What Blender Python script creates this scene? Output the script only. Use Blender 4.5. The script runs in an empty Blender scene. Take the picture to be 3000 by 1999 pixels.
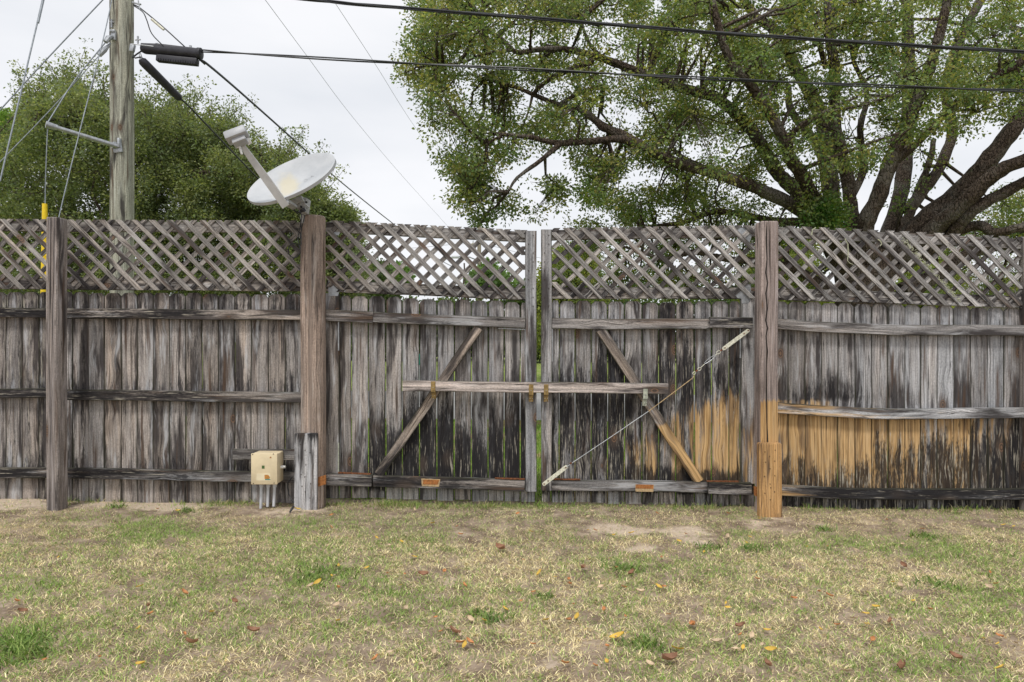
import bpy, bmesh, math, random
import numpy as np
from mathutils import Vector, Matrix, noise as mnoise
R = math.radians
random.seed(7); rng = np.random.default_rng(7)
scene = bpy.context.scene
col = scene.collection

# ------------------------------------------------------------------ camera
CAMZ = 1.44; FPX = 2000.0
cd = bpy.data.cameras.new('camera'); cd.lens = 24.0; cd.sensor_width = 36.0
cd.clip_start = 0.05; cd.clip_end = 2000
cam = bpy.data.objects.new('camera', cd); col.objects.link(cam)
cam.location = (0, 0, CAMZ); cam.rotation_euler = (R(90), 0, 0)
scene.camera = cam
scene.render.resolution_x = 1024; scene.render.resolution_y = 682
# ------------------------------------------------------------------ world: bright overcast
world = bpy.data.worlds.new("World"); scene.world = world; world.use_nodes = True
wn = world.node_tree; wn.nodes.clear()
wout = wn.nodes.new('ShaderNodeOutputWorld'); bg = wn.nodes.new('ShaderNodeBackground')
sky = wn.nodes.new('ShaderNodeTexSky'); sky.sky_type = 'NISHITA'; sky.sun_disc = False
sky.sun_elevation = R(58); sky.sun_rotation = R(200)
tc = wn.nodes.new('ShaderNodeTexCoord'); mp = wn.nodes.new('ShaderNodeMapping')
mp.inputs['Scale'].default_value = (1.2, 1.2, 4.0)
nz = wn.nodes.new('ShaderNodeTexNoise'); nz.inputs['Scale'].default_value = 1.6; nz.inputs['Detail'].default_value = 5
rp = wn.nodes.new('ShaderNodeValToRGB')
rp.color_ramp.elements[0].position = .30; rp.color_ramp.elements[0].color = (.74, .765, .81, 1)
rp.color_ramp.elements[1].position = .62; rp.color_ramp.elements[1].color = (.90, .905, .93, 1)
sc_ = wn.nodes.new('ShaderNodeVectorMath'); sc_.operation = 'SCALE'; sc_.inputs['Scale'].default_value = 7.7
mx = wn.nodes.new('ShaderNodeMix'); mx.data_type = 'RGBA'; mx.inputs[0].default_value = .96
L = wn.links.new
L(tc.outputs['Generated'], mp.inputs['Vector']); L(mp.outputs[0], nz.inputs['Vector'])
L(nz.outputs['Fac'], rp.inputs[0]); L(rp.outputs[0], sc_.inputs[0])
L(sky.outputs[0], mx.inputs[6]); L(sc_.outputs[0], mx.inputs[7])
L(mx.outputs[2], bg.inputs['Color']); bg.inputs['Strength'].default_value = 0.1
L(bg.outputs[0], wout.inputs[0])
# ------------------------------------------------------------------ sun: soft, veiled
sd = bpy.data.lights.new('sun', 'SUN'); sd.energy = 1.5; sd.angle = R(10); sd.color = (1, .965, .91)
so = bpy.data.objects.new('sun', sd); col.objects.link(so)
so.rotation_euler = (R(32), 0, R(-20)); so.location = (0, -5, 20)
scene.view_settings.view_transform = 'Standard'; scene.view_settings.look = 'None'
scene.view_settings.exposure = 0.5; scene.view_settings.gamma = 1.0

# ================================================================== helpers
def at(px, py, Y):
    return Vector(((px-1500)/FPX*Y, Y, CAMZ+(1000-py)/FPX*Y))
def xz(px, py, Y):
    p = at(px, py, Y); return (p.x, p.z)
def tag(o, label=None, cat=None, group=None, kind=None):
    if label: o['label'] = label
    if cat: o['category'] = cat
    if group: o['group'] = group
    if kind: o['kind'] = kind
    return o
def empty(name, loc, label, cat, group=None):
    o = bpy.data.objects.new(name, None); col.objects.link(o); o.location = loc
    o.empty_display_size = .1
    return tag(o, label, cat, group)
def link(o, parent=None):
    col.objects.link(o)
    if parent is not None:
        o.parent = parent
        o.matrix_parent_inverse = Matrix.Translation(-world_loc(parent))
    return o
def world_loc(o):
    v = Vector(o.location) if o.type == 'EMPTY' else Vector((0, 0, 0))
    return v
def np_mesh(name, V, faces, mat, parent=None, cols=None, vec=None, smooth=False):
    """faces: list of (n,k) int arrays"""
    me = bpy.data.meshes.new(name)
    V = np.asarray(V, dtype=np.float32)
    me.vertices.add(len(V)); me.vertices.foreach_set('co', V.ravel())
    faces = [np.asarray(f, dtype=np.int32) for f in faces if len(f)]
    loops = np.concatenate([f.ravel() for f in faces])
    tot = np.concatenate([np.full(len(f), f.shape[1], dtype=np.int32) for f in faces])
    start = np.concatenate([[0], np.cumsum(tot)[:-1]]).astype(np.int32)
    me.loops.add(len(loops)); me.loops.foreach_set('vertex_index', loops)
    me.polygons.add(len(tot)); me.polygons.foreach_set('loop_start', start)
    me.polygons.foreach_set('loop_total', tot)
    if smooth: me.polygons.foreach_set('use_smooth', np.ones(len(tot), dtype=bool))
    if cols is not None:
        for nm, c in cols.items():
            a = me.attributes.new(nm, 'FLOAT_COLOR', 'POINT'); a.data.foreach_set('color', np.asarray(c, dtype=np.float32).ravel())
    if vec is not None:
        for nm, c in vec.items():
            a = me.attributes.new(nm, 'FLOAT_VECTOR', 'POINT'); a.data.foreach_set('vector', np.asarray(c, dtype=np.float32).ravel())
    me.materials.append(mat); me.update(calc_edges=True); me.validate()
    o = bpy.data.objects.new(name, me)
    return link(o, parent)

class MB:
    """plain mesh builder"""
    def __init__(s): s.v = []; s.f = []
    def add(s, vs, fs):
        b = len(s.v); s.v += [Vector(v) for v in vs]; s.f += [tuple(b+i for i in f) for f in fs]; return s
    def box(s, c, size, M=None, ch=0.0):
        x, y, z = [q/2 for q in size]; c = Vector(c); M = M or Matrix.Identity(3)
        if ch <= 0:
            vs = [Vector((a, b, d)) for a in (-x, x) for b in (-y, y) for d in (-z, z)]
            fs = [(0,1,3,2),(4,6,7,5),(0,4,5,1),(2,3,7,6),(0,2,6,4),(1,5,7,3)]
            return s.add([c+M@v for v in vs], fs)
        bm = bmesh.new(); bmesh.ops.create_cube(bm, size=1)
        for v in bm.verts: v.co = Vector((v.co.x*size[0], v.co.y*size[1], v.co.z*size[2]))
        bmesh.ops.bevel(bm, geom=list(bm.edges), offset=ch, segments=2, affect='EDGES', profile=.5)
        bm.verts.index_update()
        s.add([c+M@v.co for v in bm.verts], [tuple(v.index for v in f.verts) for f in bm.faces]); bm.free(); return s
    def tube(s, pts, rad, n=8, cap=True):
        pts = [Vector(p) for p in pts]
        if not hasattr(rad, '__len__'): rad = [rad]*len(pts)
        b = len(s.v); prev = None
        for i, p in enumerate(pts):
            d = (pts[min(i+1, len(pts)-1)]-pts[max(i-1, 0)]).normalized()
            if prev is None:
                u = d.orthogonal().normalized()
            else:
                u = (prev-d*prev.dot(d)); u = u.normalized() if u.length > 1e-6 else d.orthogonal().normalized()
            prev = u; w = d.cross(u)
            for k in range(n):
                a = 2*math.pi*k/n
                s.v.append(p+(u*math.cos(a)+w*math.sin(a))*rad[i])
        for i in range(len(pts)-1):
            for k in range(n):
                a0 = b+i*n+k; a1 = b+i*n+(k+1) % n
                s.f.append((a0, a1, a1+n, a0+n))
        if cap:
            s.f.append(tuple(b+k for k in range(n))[::-1]); s.f.append(tuple(b+(len(pts)-1)*n+k for k in range(n)))
        return s
    def build(s, name, mat, parent=None, smooth=False):
        me = bpy.data.meshes.new(name); me.from_pydata([tuple(v) for v in s.v], [], s.f)
        me.materials.append(mat)
        if smooth:
            me.polygons.foreach_set('use_smooth', [True]*len(me.polygons))
            try: me.set_sharp_from_angle(angle=R(40))
            except Exception: pass
        me.update()
        return link(bpy.data.objects.new(name, me), parent)

# ------------------------------------------------------------------ materials
class NT:
    def __init__(s, name):
        s.m = bpy.data.materials.new(name); s.m.use_nodes = True; s.t = s.m.node_tree; s.t.nodes.clear()
        s.out = s.t.nodes.new('ShaderNodeOutputMaterial')
    def n(s, typ, **kw):
        nd = s.t.nodes.new(typ)
        for k, v in kw.items(): setattr(nd, k, v)
        return nd
    def l(s, a, b): s.t.links.new(a, b)
    def put(s, inp, v):
        if hasattr(v, 'is_output') or hasattr(v, 'links'): s.l(v, inp)
        else: inp.default_value = v
    def math(s, op, a, b=None, c=None, clamp=False):
        nd = s.n('ShaderNodeMath', operation=op); nd.use_clamp = clamp
        s.put(nd.inputs[0], a)
        if b is not None: s.put(nd.inputs[1], b)
        if c is not None: s.put(nd.inputs[2], c)
        return nd.outputs[0]
    def vec(s, x, y, z):
        nd = s.n('ShaderNodeCombineXYZ'); s.put(nd.inputs[0], x); s.put(nd.inputs[1], y); s.put(nd.inputs[2], z); return nd.outputs[0]
    def noise(s, v, scale=1, detail=4, rough=.55, dist=0):
        nd = s.n('ShaderNodeTexNoise'); s.l(v, nd.inputs['Vector']); nd.inputs['Scale'].default_value = scale
        nd.inputs['Detail'].default_value = detail; nd.inputs['Roughness'].default_value = rough; nd.inputs['Distortion'].default_value = dist
        return nd.outputs['Fac']
    def smooth(s, v, a, b, lo=0., hi=1.):
        nd = s.n('ShaderNodeMapRange', interpolation_type='SMOOTHSTEP'); s.put(nd.inputs['Value'], v)
        nd.inputs['From Min'].default_value = a; nd.inputs['From Max'].default_value = b
        nd.inputs['To Min'].default_value = lo; nd.inputs['To Max'].default_value = hi; return nd.outputs['Result']
    def mix(s, f, a, b, bt='MIX'):
        nd = s.n('ShaderNodeMix', data_type='RGBA', blend_type=bt)
        s.put(nd.inputs[0], f)
        for i, v in ((6, a), (7, b)):
            if isinstance(v, tuple): nd.inputs[i].default_value = (*v, 1) if len(v) == 3 else v
            else: s.l(v, nd.inputs[i])
        return nd.outputs[2]
    def ramp(s, f, stops):
        nd = s.n('ShaderNodeValToRGB'); s.l(f, nd.inputs[0]); cr = nd.color_ramp
        while len(cr.elements) < len(stops): cr.elements.new(.5)
        for e, (p, c) in zip(cr.elements, stops): e.position = p; e.color = (*c, 1)
        return nd.outputs[0]
    def bump(s, h, strength=.5, dist=.01):
        nd = s.n('ShaderNodeBump'); s.l(h, nd.inputs['Height']); nd.inputs['Strength'].default_value = strength
        nd.inputs['Distance'].default_value = dist; return nd.outputs[0]
    def bsdf(s, color, rough=.8, metal=0., normal=None, spec=.3):
        b = s.n('ShaderNodeBsdfPrincipled'); s.put(b.inputs['Base Color'], color if not isinstance(color, tuple) else (*color, 1))
        s.put(b.inputs['Roughness'], rough); b.inputs['Metallic'].default_value = metal
        b.inputs['Specular IOR Level'].default_value = spec
        if normal is not None: s.l(normal, b.inputs['Normal'])
        s.l(b.outputs[0], s.out.inputs[0]); return b
    def attr(s, name):
        nd = s.n('ShaderNodeAttribute', attribute_name=name); return nd

def wood_mat(name, cool, warm, orange=(.62, .36, .13), black=(.016, .015, .017), pale=(.50, .46, .38), var=.62, warmbias=0., edge=.75):
    t = NT(name)
    bc = t.attr('bc'); sp = t.n('ShaderNodeSeparateXYZ'); t.l(bc.outputs['Vector'], sp.inputs[0])
    al, ac, sd_ = sp.outputs
    st = t.attr('st'); ss = t.n('ShaderNodeSeparateColor'); t.l(st.outputs['Color'], ss.inputs[0])
    kB, kO, kW = ss.outputs[0], ss.outputs[1], ss.outputs[2]
    s7 = t.math('MULTIPLY', sd_, 7.13)
    # knots
    vo = t.n('ShaderNodeTexVoronoi', feature='F1'); vo.inputs['Scale'].default_value = 1
    t.l(t.vec(t.math('MULTIPLY', al, 2.6), t.math('MULTIPLY', ac, 4.6), s7), vo.inputs['Vector'])
    d = vo.outputs['Distance']
    near = t.smooth(d, .42, .0)
    # warped across coordinate
    w0 = t.noise(t.vec(t.math('MULTIPLY', al, 1.1), t.math('MULTIPLY', ac, 6), s7), 1, 2)
    a2 = t.math('ADD', ac, t.math('MULTIPLY', t.math('SUBTRACT', w0, .5), .030))
    a2 = t.math('ADD', a2, t.math('MULTIPLY', near, .022))
    g1 = t.noise(t.vec(t.math('MULTIPLY', al, 1.6), t.math('MULTIPLY', a2, 80), s7), 1, 5, .6)
    g2 = t.noise(t.vec(t.math('MULTIPLY', al, 4.), t.math('MULTIPLY', a2, 170), s7), 1, 4, .7)
    g3 = t.noise(t.vec(t.math('MULTIPLY', al, 1.1), t.math('MULTIPLY', ac, 14), s7), 1, 3, .5)
    wh = t.n('ShaderNodeTexWhiteNoise', noise_dimensions='1D'); t.l(sd_, wh.inputs['W'])
    wc = t.n('ShaderNodeSeparateColor'); t.l(wh.outputs['Color'], wc.inputs[0])
    wmix = t.math('ADD', t.math('ADD', t.math('ADD', t.math('MULTIPLY', wc.outputs[0], .5), t.math('MULTIPLY', g3, .9)), st.outputs['Alpha']), -.70+warmbias, clamp=True)
    base = t.mix(wmix, cool, warm)
    gg = t.math('ADD', t.math('MULTIPLY', g1, .6), t.math('MULTIPLY', g2, .4))
    g4 = t.noise(t.vec(t.math('MULTIPLY', al, 70), t.math('MULTIPLY', ac, 210), s7), 1, 3, .7)
    tone = t.smooth(gg, .34, .66, .58, 1.36)
    tone2 = t.math('MULTIPLY', tone, t.math('ADD', t.math('MULTIPLY', wc.outputs[1], var), 1-var*.55))
    tone2 = t.math('MULTIPLY', tone2, t.smooth(g3, .25, .72, .70, 1.22))
    tone2 = t.math('MULTIPLY', tone2, t.smooth(g4, .30, .70, .70, 1.28))
    tn = t.n('ShaderNodeCombineColor')
    for i in range(3): t.l(tone2, tn.inputs[i])
    base = t.mix(1., base, tn.outputs[0], 'MULTIPLY')
    # soft smoky weather streaks
    nS = t.noise(t.vec(t.math('MULTIPLY', al, 1.4), t.math('MULTIPLY', a2, 11), t.math('ADD', s7, 3.)), 1, 4, .6)
    base = t.mix(t.smooth(t.math('ADD', nS, t.math('MULTIPLY', kB, .35)), .42, .58, 0, .90), base, (.042, .036, .036))
    nP = t.noise(t.vec(t.math('MULTIPLY', al, 1.8), t.math('MULTIPLY', a2, 15), t.math('ADD', s7, 19.)), 1, 5, .65)
    base = t.mix(t.smooth(nP, .54, .68, 0, .62), base, tuple(min(1, q*1.5) for q in cool))
    # orange (cleaned) wood
    nO = t.noise(t.vec(t.math('MULTIPLY', al, 2.2), t.math('MULTIPLY', a2, 24), t.math('ADD', s7, 31.)), 1, 4, .6)
    mO = t.smooth(t.math('ADD', nO, kO), .44, .70)
    ocol = t.mix(t.smooth(g1, .3, .7), tuple(q*.55 for q in orange), tuple(min(1, q*1.35) for q in (orange[0], orange[1]*1.15, orange[2]*1.5)))
    base = t.mix(t.math('MULTIPLY', mO, .93), base, ocol)
    # rusty brown run streaks
    nT = t.noise(t.vec(t.math('MULTIPLY', al, 2.0), t.math('MULTIPLY', a2, 40), t.math('ADD', s7, 63.)), 1, 4, .6)
    base = t.mix(t.math('MULTIPLY', mO, t.smooth(nT, .48, .66, 0, .8)), base, (orange[0]*1.15, orange[1]*1.4, orange[2]*2.1))
    base = t.mix(t.math('MULTIPLY', mO, t.smooth(nS, .50, .68, 0, .7)), base, (.17, .11, .065))
    nR = t.noise(t.vec(t.math('MULTIPLY', al, 1.3), t.math('MULTIPLY', ac, 22), t.math('ADD', s7, 77.)), 1, 3, .5)
    base = t.mix(t.smooth(nR, .57, .72, 0, .8), base, (.095, .058, .038))
    # black mildew
    nB = t.noise(t.vec(t.math('MULTIPLY', al, 1.7), t.math('MULTIPLY', a2, 23), t.math('ADD', s7, 11.)), 1, 7, .68)
    nB2 = t.noise(t.vec(t.math('MULTIPLY', al, 26), t.math('MULTIPLY', a2, 110), t.math('ADD', s7, 51.)), 1, 3, .6)
    mB = t.smooth(t.math('ADD', t.math('ADD', nB, kB), t.math('MULTIPLY', t.math('SUBTRACT', nB2, .5), .36)), .47, .66)
    base = t.mix(t.math('MULTIPLY', mB, .90), base, black)
    # pale scabs inside the mildew
    nW = t.noise(t.vec(t.math('MULTIPLY', al, 5), t.math('MULTIPLY', a2, 80), t.math('ADD', s7, 91.)), 1, 4, .7)
    mW = t.math('MULTIPLY', t.smooth(t.math('ADD', nW, kW), .60, .74), t.smooth(t.math('ADD', nB, kB), .40, .52))
    base = t.mix(t.math('MULTIPLY', mW, .85), base, pale)
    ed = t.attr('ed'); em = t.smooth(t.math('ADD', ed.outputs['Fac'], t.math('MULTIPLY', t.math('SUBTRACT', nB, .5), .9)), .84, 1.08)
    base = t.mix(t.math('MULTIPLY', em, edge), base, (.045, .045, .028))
    nC = t.noise(t.vec(t.math('MULTIPLY', al, .9), t.math('MULTIPLY', a2, 42), t.math('ADD', s7, 41.)), 1, 2, .5)
    crk = t.math('MULTIPLY', t.smooth(t.math('ABSOLUTE', t.math('SUBTRACT', nC, .5)), .022, .004), t.smooth(g3, .42, .58))
    base = t.mix(t.math('MULTIPLY', crk, .75), base, (.02, .017, .015))
    # knots
    rk = t.n('ShaderNodeSeparateColor'); t.l(vo.outputs['Color'], rk.inputs[0])
    on = t.math('GREATER_THAN', rk.outputs[0], .50)
    ring = t.math('MULTIPLY', t.smooth(d, .15, .10), on)
    base = t.mix(t.math('MULTIPLY', t.math('MULTIPLY', t.smooth(d, .36, .12), on), .55), base, (.10, .075, .06))
    ringp = t.math('ADD', t.math('MULTIPLY', t.math('SINE', t.math('MULTIPLY', d, 130.)), .5), .5)
    kcol = t.mix(ringp, (.05, .035, .028), (.22, .13, .08))
    base = t.mix(t.math('MULTIPLY', ring, .75), base, kcol)
    h = t.math('ADD', t.math('MULTIPLY', gg, 1.0), t.math('ADD', t.math('MULTIPLY', ring, -.2), t.math('MULTIPLY', crk, -.8)))
    t.bsdf(base, .86, normal=t.bump(h, .75, .006), spec=.2)
    return t.m

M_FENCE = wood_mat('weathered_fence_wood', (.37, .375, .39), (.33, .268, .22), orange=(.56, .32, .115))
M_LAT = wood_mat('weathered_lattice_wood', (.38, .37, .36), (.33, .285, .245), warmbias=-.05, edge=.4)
M_BROWN = wood_mat('brown_post_wood', (.38, .33, .295), (.37, .275, .22), var=.1, warmbias=.3)
M_GREY = wood_mat('grey_post_wood', (.33, .30, .295), (.29, .24, .205), var=.1)
M_BAR = wood_mat('pale_bar_wood', (.52, .47, .45), (.50, .38, .30), var=.1, black=(.10, .08, .08))
M_BLOCK = wood_mat('grey_block_wood', (.46, .46, .48), (.42, .38, .35), var=.1, warmbias=-.3)
M_POST3 = wood_mat('cracked_post_wood', (.37, .32, .31), (.34, .265, .23), orange=(.58, .32, .11), var=.1)
M_POLE = wood_mat('pole_wood', (.36, .38, .33), (.40, .39, .31), var=.1, black=(.20, .18, .15))

def simple(name, color, rough=.6, metal=0., nscale=30, amount=.25, spec=.4, bump=.1):
    t = NT(name); g = t.n('ShaderNodeNewGeometry')
    nn = t.noise(g.outputs['Position'], nscale, 5, .6)
    c = t.mix(t.smooth(nn, .3, .7), tuple(q*(1-amount) for q in color), tuple(min(1, q*(1+amount*.6)) for q in color))
    t.bsdf(c, rough, metal, t.bump(nn, bump, .003), spec)
    return t.m
M_CABLE = simple('black_cable', (.030, .032, .036), .45)
M_STEEL = simple('galvanised_steel', (.42, .44, .46), .45, .6)
M_WIRE = simple('guy_wire_steel', (.30, .33, .36), .5, .5)
M_DARKP = simple('black_plastic', (.032, .032, .040), .5, 0, 12, .3)
M_DISH_BACK = simple('dish_bracket_grey', (.45, .46, .47), .5, .2)
M_LNB = simple('lnb_grey_plastic', (.40, .41, .43), .45, 0, 8, .15)
M_BEIGE = simple('beige_box_plastic', (.72, .60, .40), .55, 0, 9, .10)
M_PVC = simple('grey_pvc', (.58, .60, .63), .5, 0, 14, .12)
M_WHITE = simple('white_plastic', (.78, .78, .76), .5, 0, 40, .2)
M_CREAM = simple('cream_strap_paint', (.74, .73, .60), .5, .1, 60, .3)
M_RUST = simple('rust', (.20, .075, .03), .85, .1, 70, .6)
M_BRASS = simple('brass_bracket', (.36, .25, .10), .45, .6, 40, .35)
M_ZINC = simple('zinc_bracket', (.50, .53, .44), .45, .5, 40, .3)
M_YELLOW = simple('yellow_guard_plastic', (.85, .60, .015), .45, 0, 12, .08)
M_STICK_G = simple('green_sticker', (.09, .16, .05), .5)
M_STICK_O = simple('orange_sticker', (.50, .22, .05), .6, 0, 90, .6)
M_STICK_T = simple('teal_sticker', (.05, .25, .22), .5)
M_LABELP = simple('label_paper', (.78, .68, .48), .6, 0, 9, .08)
M_NAIL = simple('nail_heads', (.06, .04, .03), .7, .3)
M_ORANGEPAINT = simple('rust_stained_wood', (.38, .15, .045), .85, 0, 50, .45)
M_RUSTPALE = simple('rust_halo', (.50, .36, .20), .85, 0, 50, .35)
M_LICHEN = simple('lichen', (.50, .52, .36), .9, 0, 60, .3)
M_GREEN = simple('green_sign_panel', (.01, .20, .14), .5)
M_TRANSF = simple('transformer_grey', (.30, .28, .22), .6)
M_TWIG = simple('twig_bark', (.20, .17, .13), .9, 0, 20, .3)

def dish_mat():
    t = NT('dish_face'); tcn = t.n('ShaderNodeTexCoord')
    g = t.n('ShaderNodeNewGeometry')
    nn = t.noise(g.outputs['Position'], 5, 5, .6)
    c = t.mix(t.smooth(nn, .3, .7), (.42, .44, .46), (.51, .525, .54))
    y = t.attr('yl'); ys = t.n('ShaderNodeSeparateColor'); t.l(y.outputs['Color'], ys.inputs[0])
    n2 = t.noise(g.outputs['Position'], 14, 5, .7)
    m = t.smooth(t.math('ADD', ys.outputs[0], t.math('MULTIPLY', t.math('SUBTRACT', n2, .5), .8)), .3, 1.0, 0, .6)
    c = t.mix(m, c, (.60, .53, .34))
    n3 = t.noise(g.outputs['Position'], 60, 3, .6)
    c = t.mix(t.smooth(n3, .66, .74, 0, .35), c, (.30, .30, .30))
    t.bsdf(c, .5, 0, None, .35); return t.m
M_DISH = dish_mat()

def leaf_mat(name, trans=.35, rough=.55):
    t = NT(name); a = t.attr('lc')
    b = t.n('ShaderNodeBsdfPrincipled'); t.l(a.outputs['Color'], b.inputs['Base Color'])
    b.inputs['Roughness'].default_value = rough; b.inputs['Specular IOR Level'].default_value = .35
    tr = t.n('ShaderNodeBsdfTranslucent')
    t.l(t.mix(1., a.outputs['Color'], (1.10, 1.12, .60), 'MULTIPLY'), tr.inputs['Color'])
    mxs = t.n('ShaderNodeMixShader'); mxs.inputs[0].default_value = trans
    t.l(b.outputs[0], mxs.inputs[1]); t.l(tr.outputs[0], mxs.inputs[2]); t.l(mxs.outputs[0], t.out.inputs[0])
    return t.m
M_LEAF = leaf_mat('oak_leaves', .5); M_GRASS = leaf_mat('grass_blades', .25, .7)
def bark_mat():
    t = NT('oak_bark'); g = t.n('ShaderNodeNewGeometry'); P = g.outputs['Position']
    a = t.noise(P, 2.2, 6, .6)
    vo = t.n('ShaderNodeTexVoronoi', feature='DISTANCE_TO_EDGE'); vo.inputs['Scale'].default_value = 22
    mpn = t.n('ShaderNodeMapping'); mpn.inputs['Scale'].default_value = (1, 1, .4); t.l(P, mpn.inputs[0]); t.l(mpn.outputs[0], vo.inputs['Vector'])
    b = t.noise(P, 26, 5, .7)
    c = t.mix(t.smooth(b, .32, .68), (.040, .029, .022), (.150, .115, .090))
    c = t.mix(t.smooth(a, .47, .66, 0, .6), c, (.24, .225, .195))
    c = t.mix(t.smooth(t.noise(P, 5, 5, .7), .60, .70, 0, .5), c, (.16, .19, .11))
    h = t.math('ADD', t.smooth(vo.outputs['Distance'], 0, .18), b)
    t.bsdf(c, .9, 0, t.bump(h, .9, .03), .15); return t.m
M_BARK = bark_mat()

# ------------------------------------------------------------------ numpy value noise
def vnoise(x, y, scale, seed=0):
    r = np.random.default_rng(seed); T = r.random((64, 64))
    u = np.asarray(x)*scale+500; v = np.asarray(y)*scale+500
    i = np.floor(u).astype(int); j = np.floor(v).astype(int); fu = u-i; fv = v-j
    fu = fu*fu*(3-2*fu); fv = fv*fv*(3-2*fv)
    g = lambda a, b: T[a % 64, b % 64]
    return (g(i, j)*(1-fu)+g(i+1, j)*fu)*(1-fv)+(g(i, j+1)*(1-fu)+g(i+1, j+1)*fu)*fv
def fbm(x, y, s, seed=0, o=4):
    a = 0; w = 1; tt = 0
    for k in range(o):
        a = a+w*vnoise(x, y, s*2**k, seed+k); tt += w; w *= .55
    return a/tt

# ================================================================== ground
def gz(x, y):
    x = np.asarray(x, dtype=float); y = np.asarray(y, dtype=float)
    f = np.clip((7.0-y)/1.0, 0, 1)
    return -.012*np.clip(x, -30, 30)+f*((fbm(x, y, .9, 3)-.5)*.06+(fbm(x, y, 5, 13)-.5)*.022)
def gpt(px, py):
    Y = CAMZ*FPX/(py-1000.); return ((px-1500)/FPX*Y, Y)
def bump_px(x, y, blobs):
    """sum of soft ellipses given by photo ground pixel centre and radii"""
    Y = np.maximum(np.asarray(y, dtype=float), .5); px = 1500+np.asarray(x)/Y*FPX; py = 1000+CAMZ*FPX/Y
    s = np.zeros_like(px)
    for (cx, cy, rx, ry, w) in blobs:
        s = s+w*np.exp(-(((px-cx)/rx)**2+((py-cy)/ry)**2))
    return s
SAND = [(40,1492,110,22,1.1),(330,1485,130,18,1.0),(520,1492,130,16,1.0),(820,1512,70,14,.8),(930,1500,50,12,.6),(1140,1480,60,12,.7),
        (1790,1548,70,16,1.0),(1860,1562,60,12,.9),(2010,1556,70,18,1.1),(1880,1605,70,12,.9),(2060,1585,50,14,.7),(2230,1530,70,14,.6),(1380,1570,50,30,.35),(1620,1940,70,50,.5),
        (20,1800,50,26,.6),(1540,1500,300,14,.3),(2500,1520,250,14,.3),(2430,1760,60,40,.25),(930,1610,50,20,.4),(1330,1700,60,40,.2)]
GREEN = [(430,1555,110,45,.75),(520,1580,130,30,.7),(850,1560,80,50,.5),(920,1690,110,50,.8),(640,1700,120,60,.45),(150,1740,150,50,.5),(40,1910,70,50,1.1),
         (300,1900,160,80,.3),(700,1850,160,60,.3),(1000,1530,120,25,.6),(1150,1465,150,14,.8),(1500,1478,200,12,.6),(2330,1590,200,35,.5),(2700,1600,180,40,.45),
         (2900,1750,120,70,.4),(1850,1660,60,25,.5),(1900,1880,60,40,.45),(2800,1930,150,60,.45),(2600,1830,120,70,.3),(1250,1800,130,60,.2),(2150,1560,80,14,.5),(2780,1505,150,10,.5),
         (1100,1930,150,60,.25),(620,1480,90,16,.5)]
BROWN = [(160,1600,170,50,.5),(2850,1880,160,90,.35),(2400,1800,60,40,.3),(250,1530,200,20,.5),(2650,1545,250,25,.35),(1700,1580,140,50,.3),(750,1500,120,16,.5)]
xs = np.unique(np.concatenate([np.linspace(-400, -8, 24), np.linspace(-8, 8, 201), np.linspace(8, 400, 24)]))
ys = np.unique(np.concatenate([np.linspace(-60, 1.5, 10), np.linspace(1.5, 8, 90), np.linspace(8, 60, 14), np.linspace(60, 700, 12)]))
XX, YY = np.meshgrid(xs, ys); ZZ = gz(XX, YY)
V = np.stack([XX.ravel(), YY.ravel(), ZZ.ravel()], 1)
nx, ny = len(xs), len(ys); ii = np.arange(nx-1)[None, :]+np.arange(ny-1)[:, None]*nx; ii = ii.ravel()
F = np.stack([ii, ii+1, ii+1+nx, ii+nx], 1)
near = (YY.ravel() < 6.6) & (YY.ravel() > 1)
sa = np.where(near, np.clip(bump_px(V[:, 0], V[:, 1], SAND), 0, 1), 0)
gr = np.where(near, np.clip(bump_px(V[:, 0], V[:, 1], GREEN), 0, 1), 0)
far = np.clip((YY.ravel()-6.3)/.5, 0, 1)
def ground_mat():
    t = NT('ground_soil'); g = t.n('ShaderNodeNewGeometry'); P = g.outputs['Position']
    a = t.attr('gc'); s = t.n('ShaderNodeSeparateColor'); t.l(a.outputs['Color'], s.inputs[0])
    n1 = t.noise(P, 6, 6, .65); n2 = t.noise(P, 55, 4, .7); n3 = t.noise(P, 1.3, 4, .6)
    c = t.mix(t.smooth(n1, .3, .7), (.17, .125, .09), (.40, .315, .235))
    sand = t.mix(t.smooth(n2, .3, .7), (.46, .36, .27), (.66, .55, .43))
    c = t.mix(t.smooth(t.math('ADD', s.outputs[0], t.math('MULTIPLY', t.math('SUBTRACT', n1, .5), 2.0)), .2, .8), c, sand)
    fg = t.mix(t.smooth(n1, .35, .7), (.12, .21, .03), (.30, .33, .10))
    fg = t.mix(t.smooth(n3, .5, .65, 0, .7), fg, (.36, .30, .16))
    c = t.mix(s.outputs[2], c, fg)
    c = t.mix(t.smooth(n2, .62, .72, 0, .5), c, (.10, .075, .05))
    t.bsdf(c, .95, 0, t.bump(t.math('ADD', n1, t.math('MULTIPLY', n2, .5)), .8, .02), .1); return t.m
gcol = np.stack([sa, gr, far, np.ones_like(sa)], 1)
g_o = np_mesh('ground', V, [F], ground_mat(), cols={'gc': gcol}, smooth=True); tag(g_o, 'yard soil and sandy dirt', None, None, 'structure')
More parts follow.
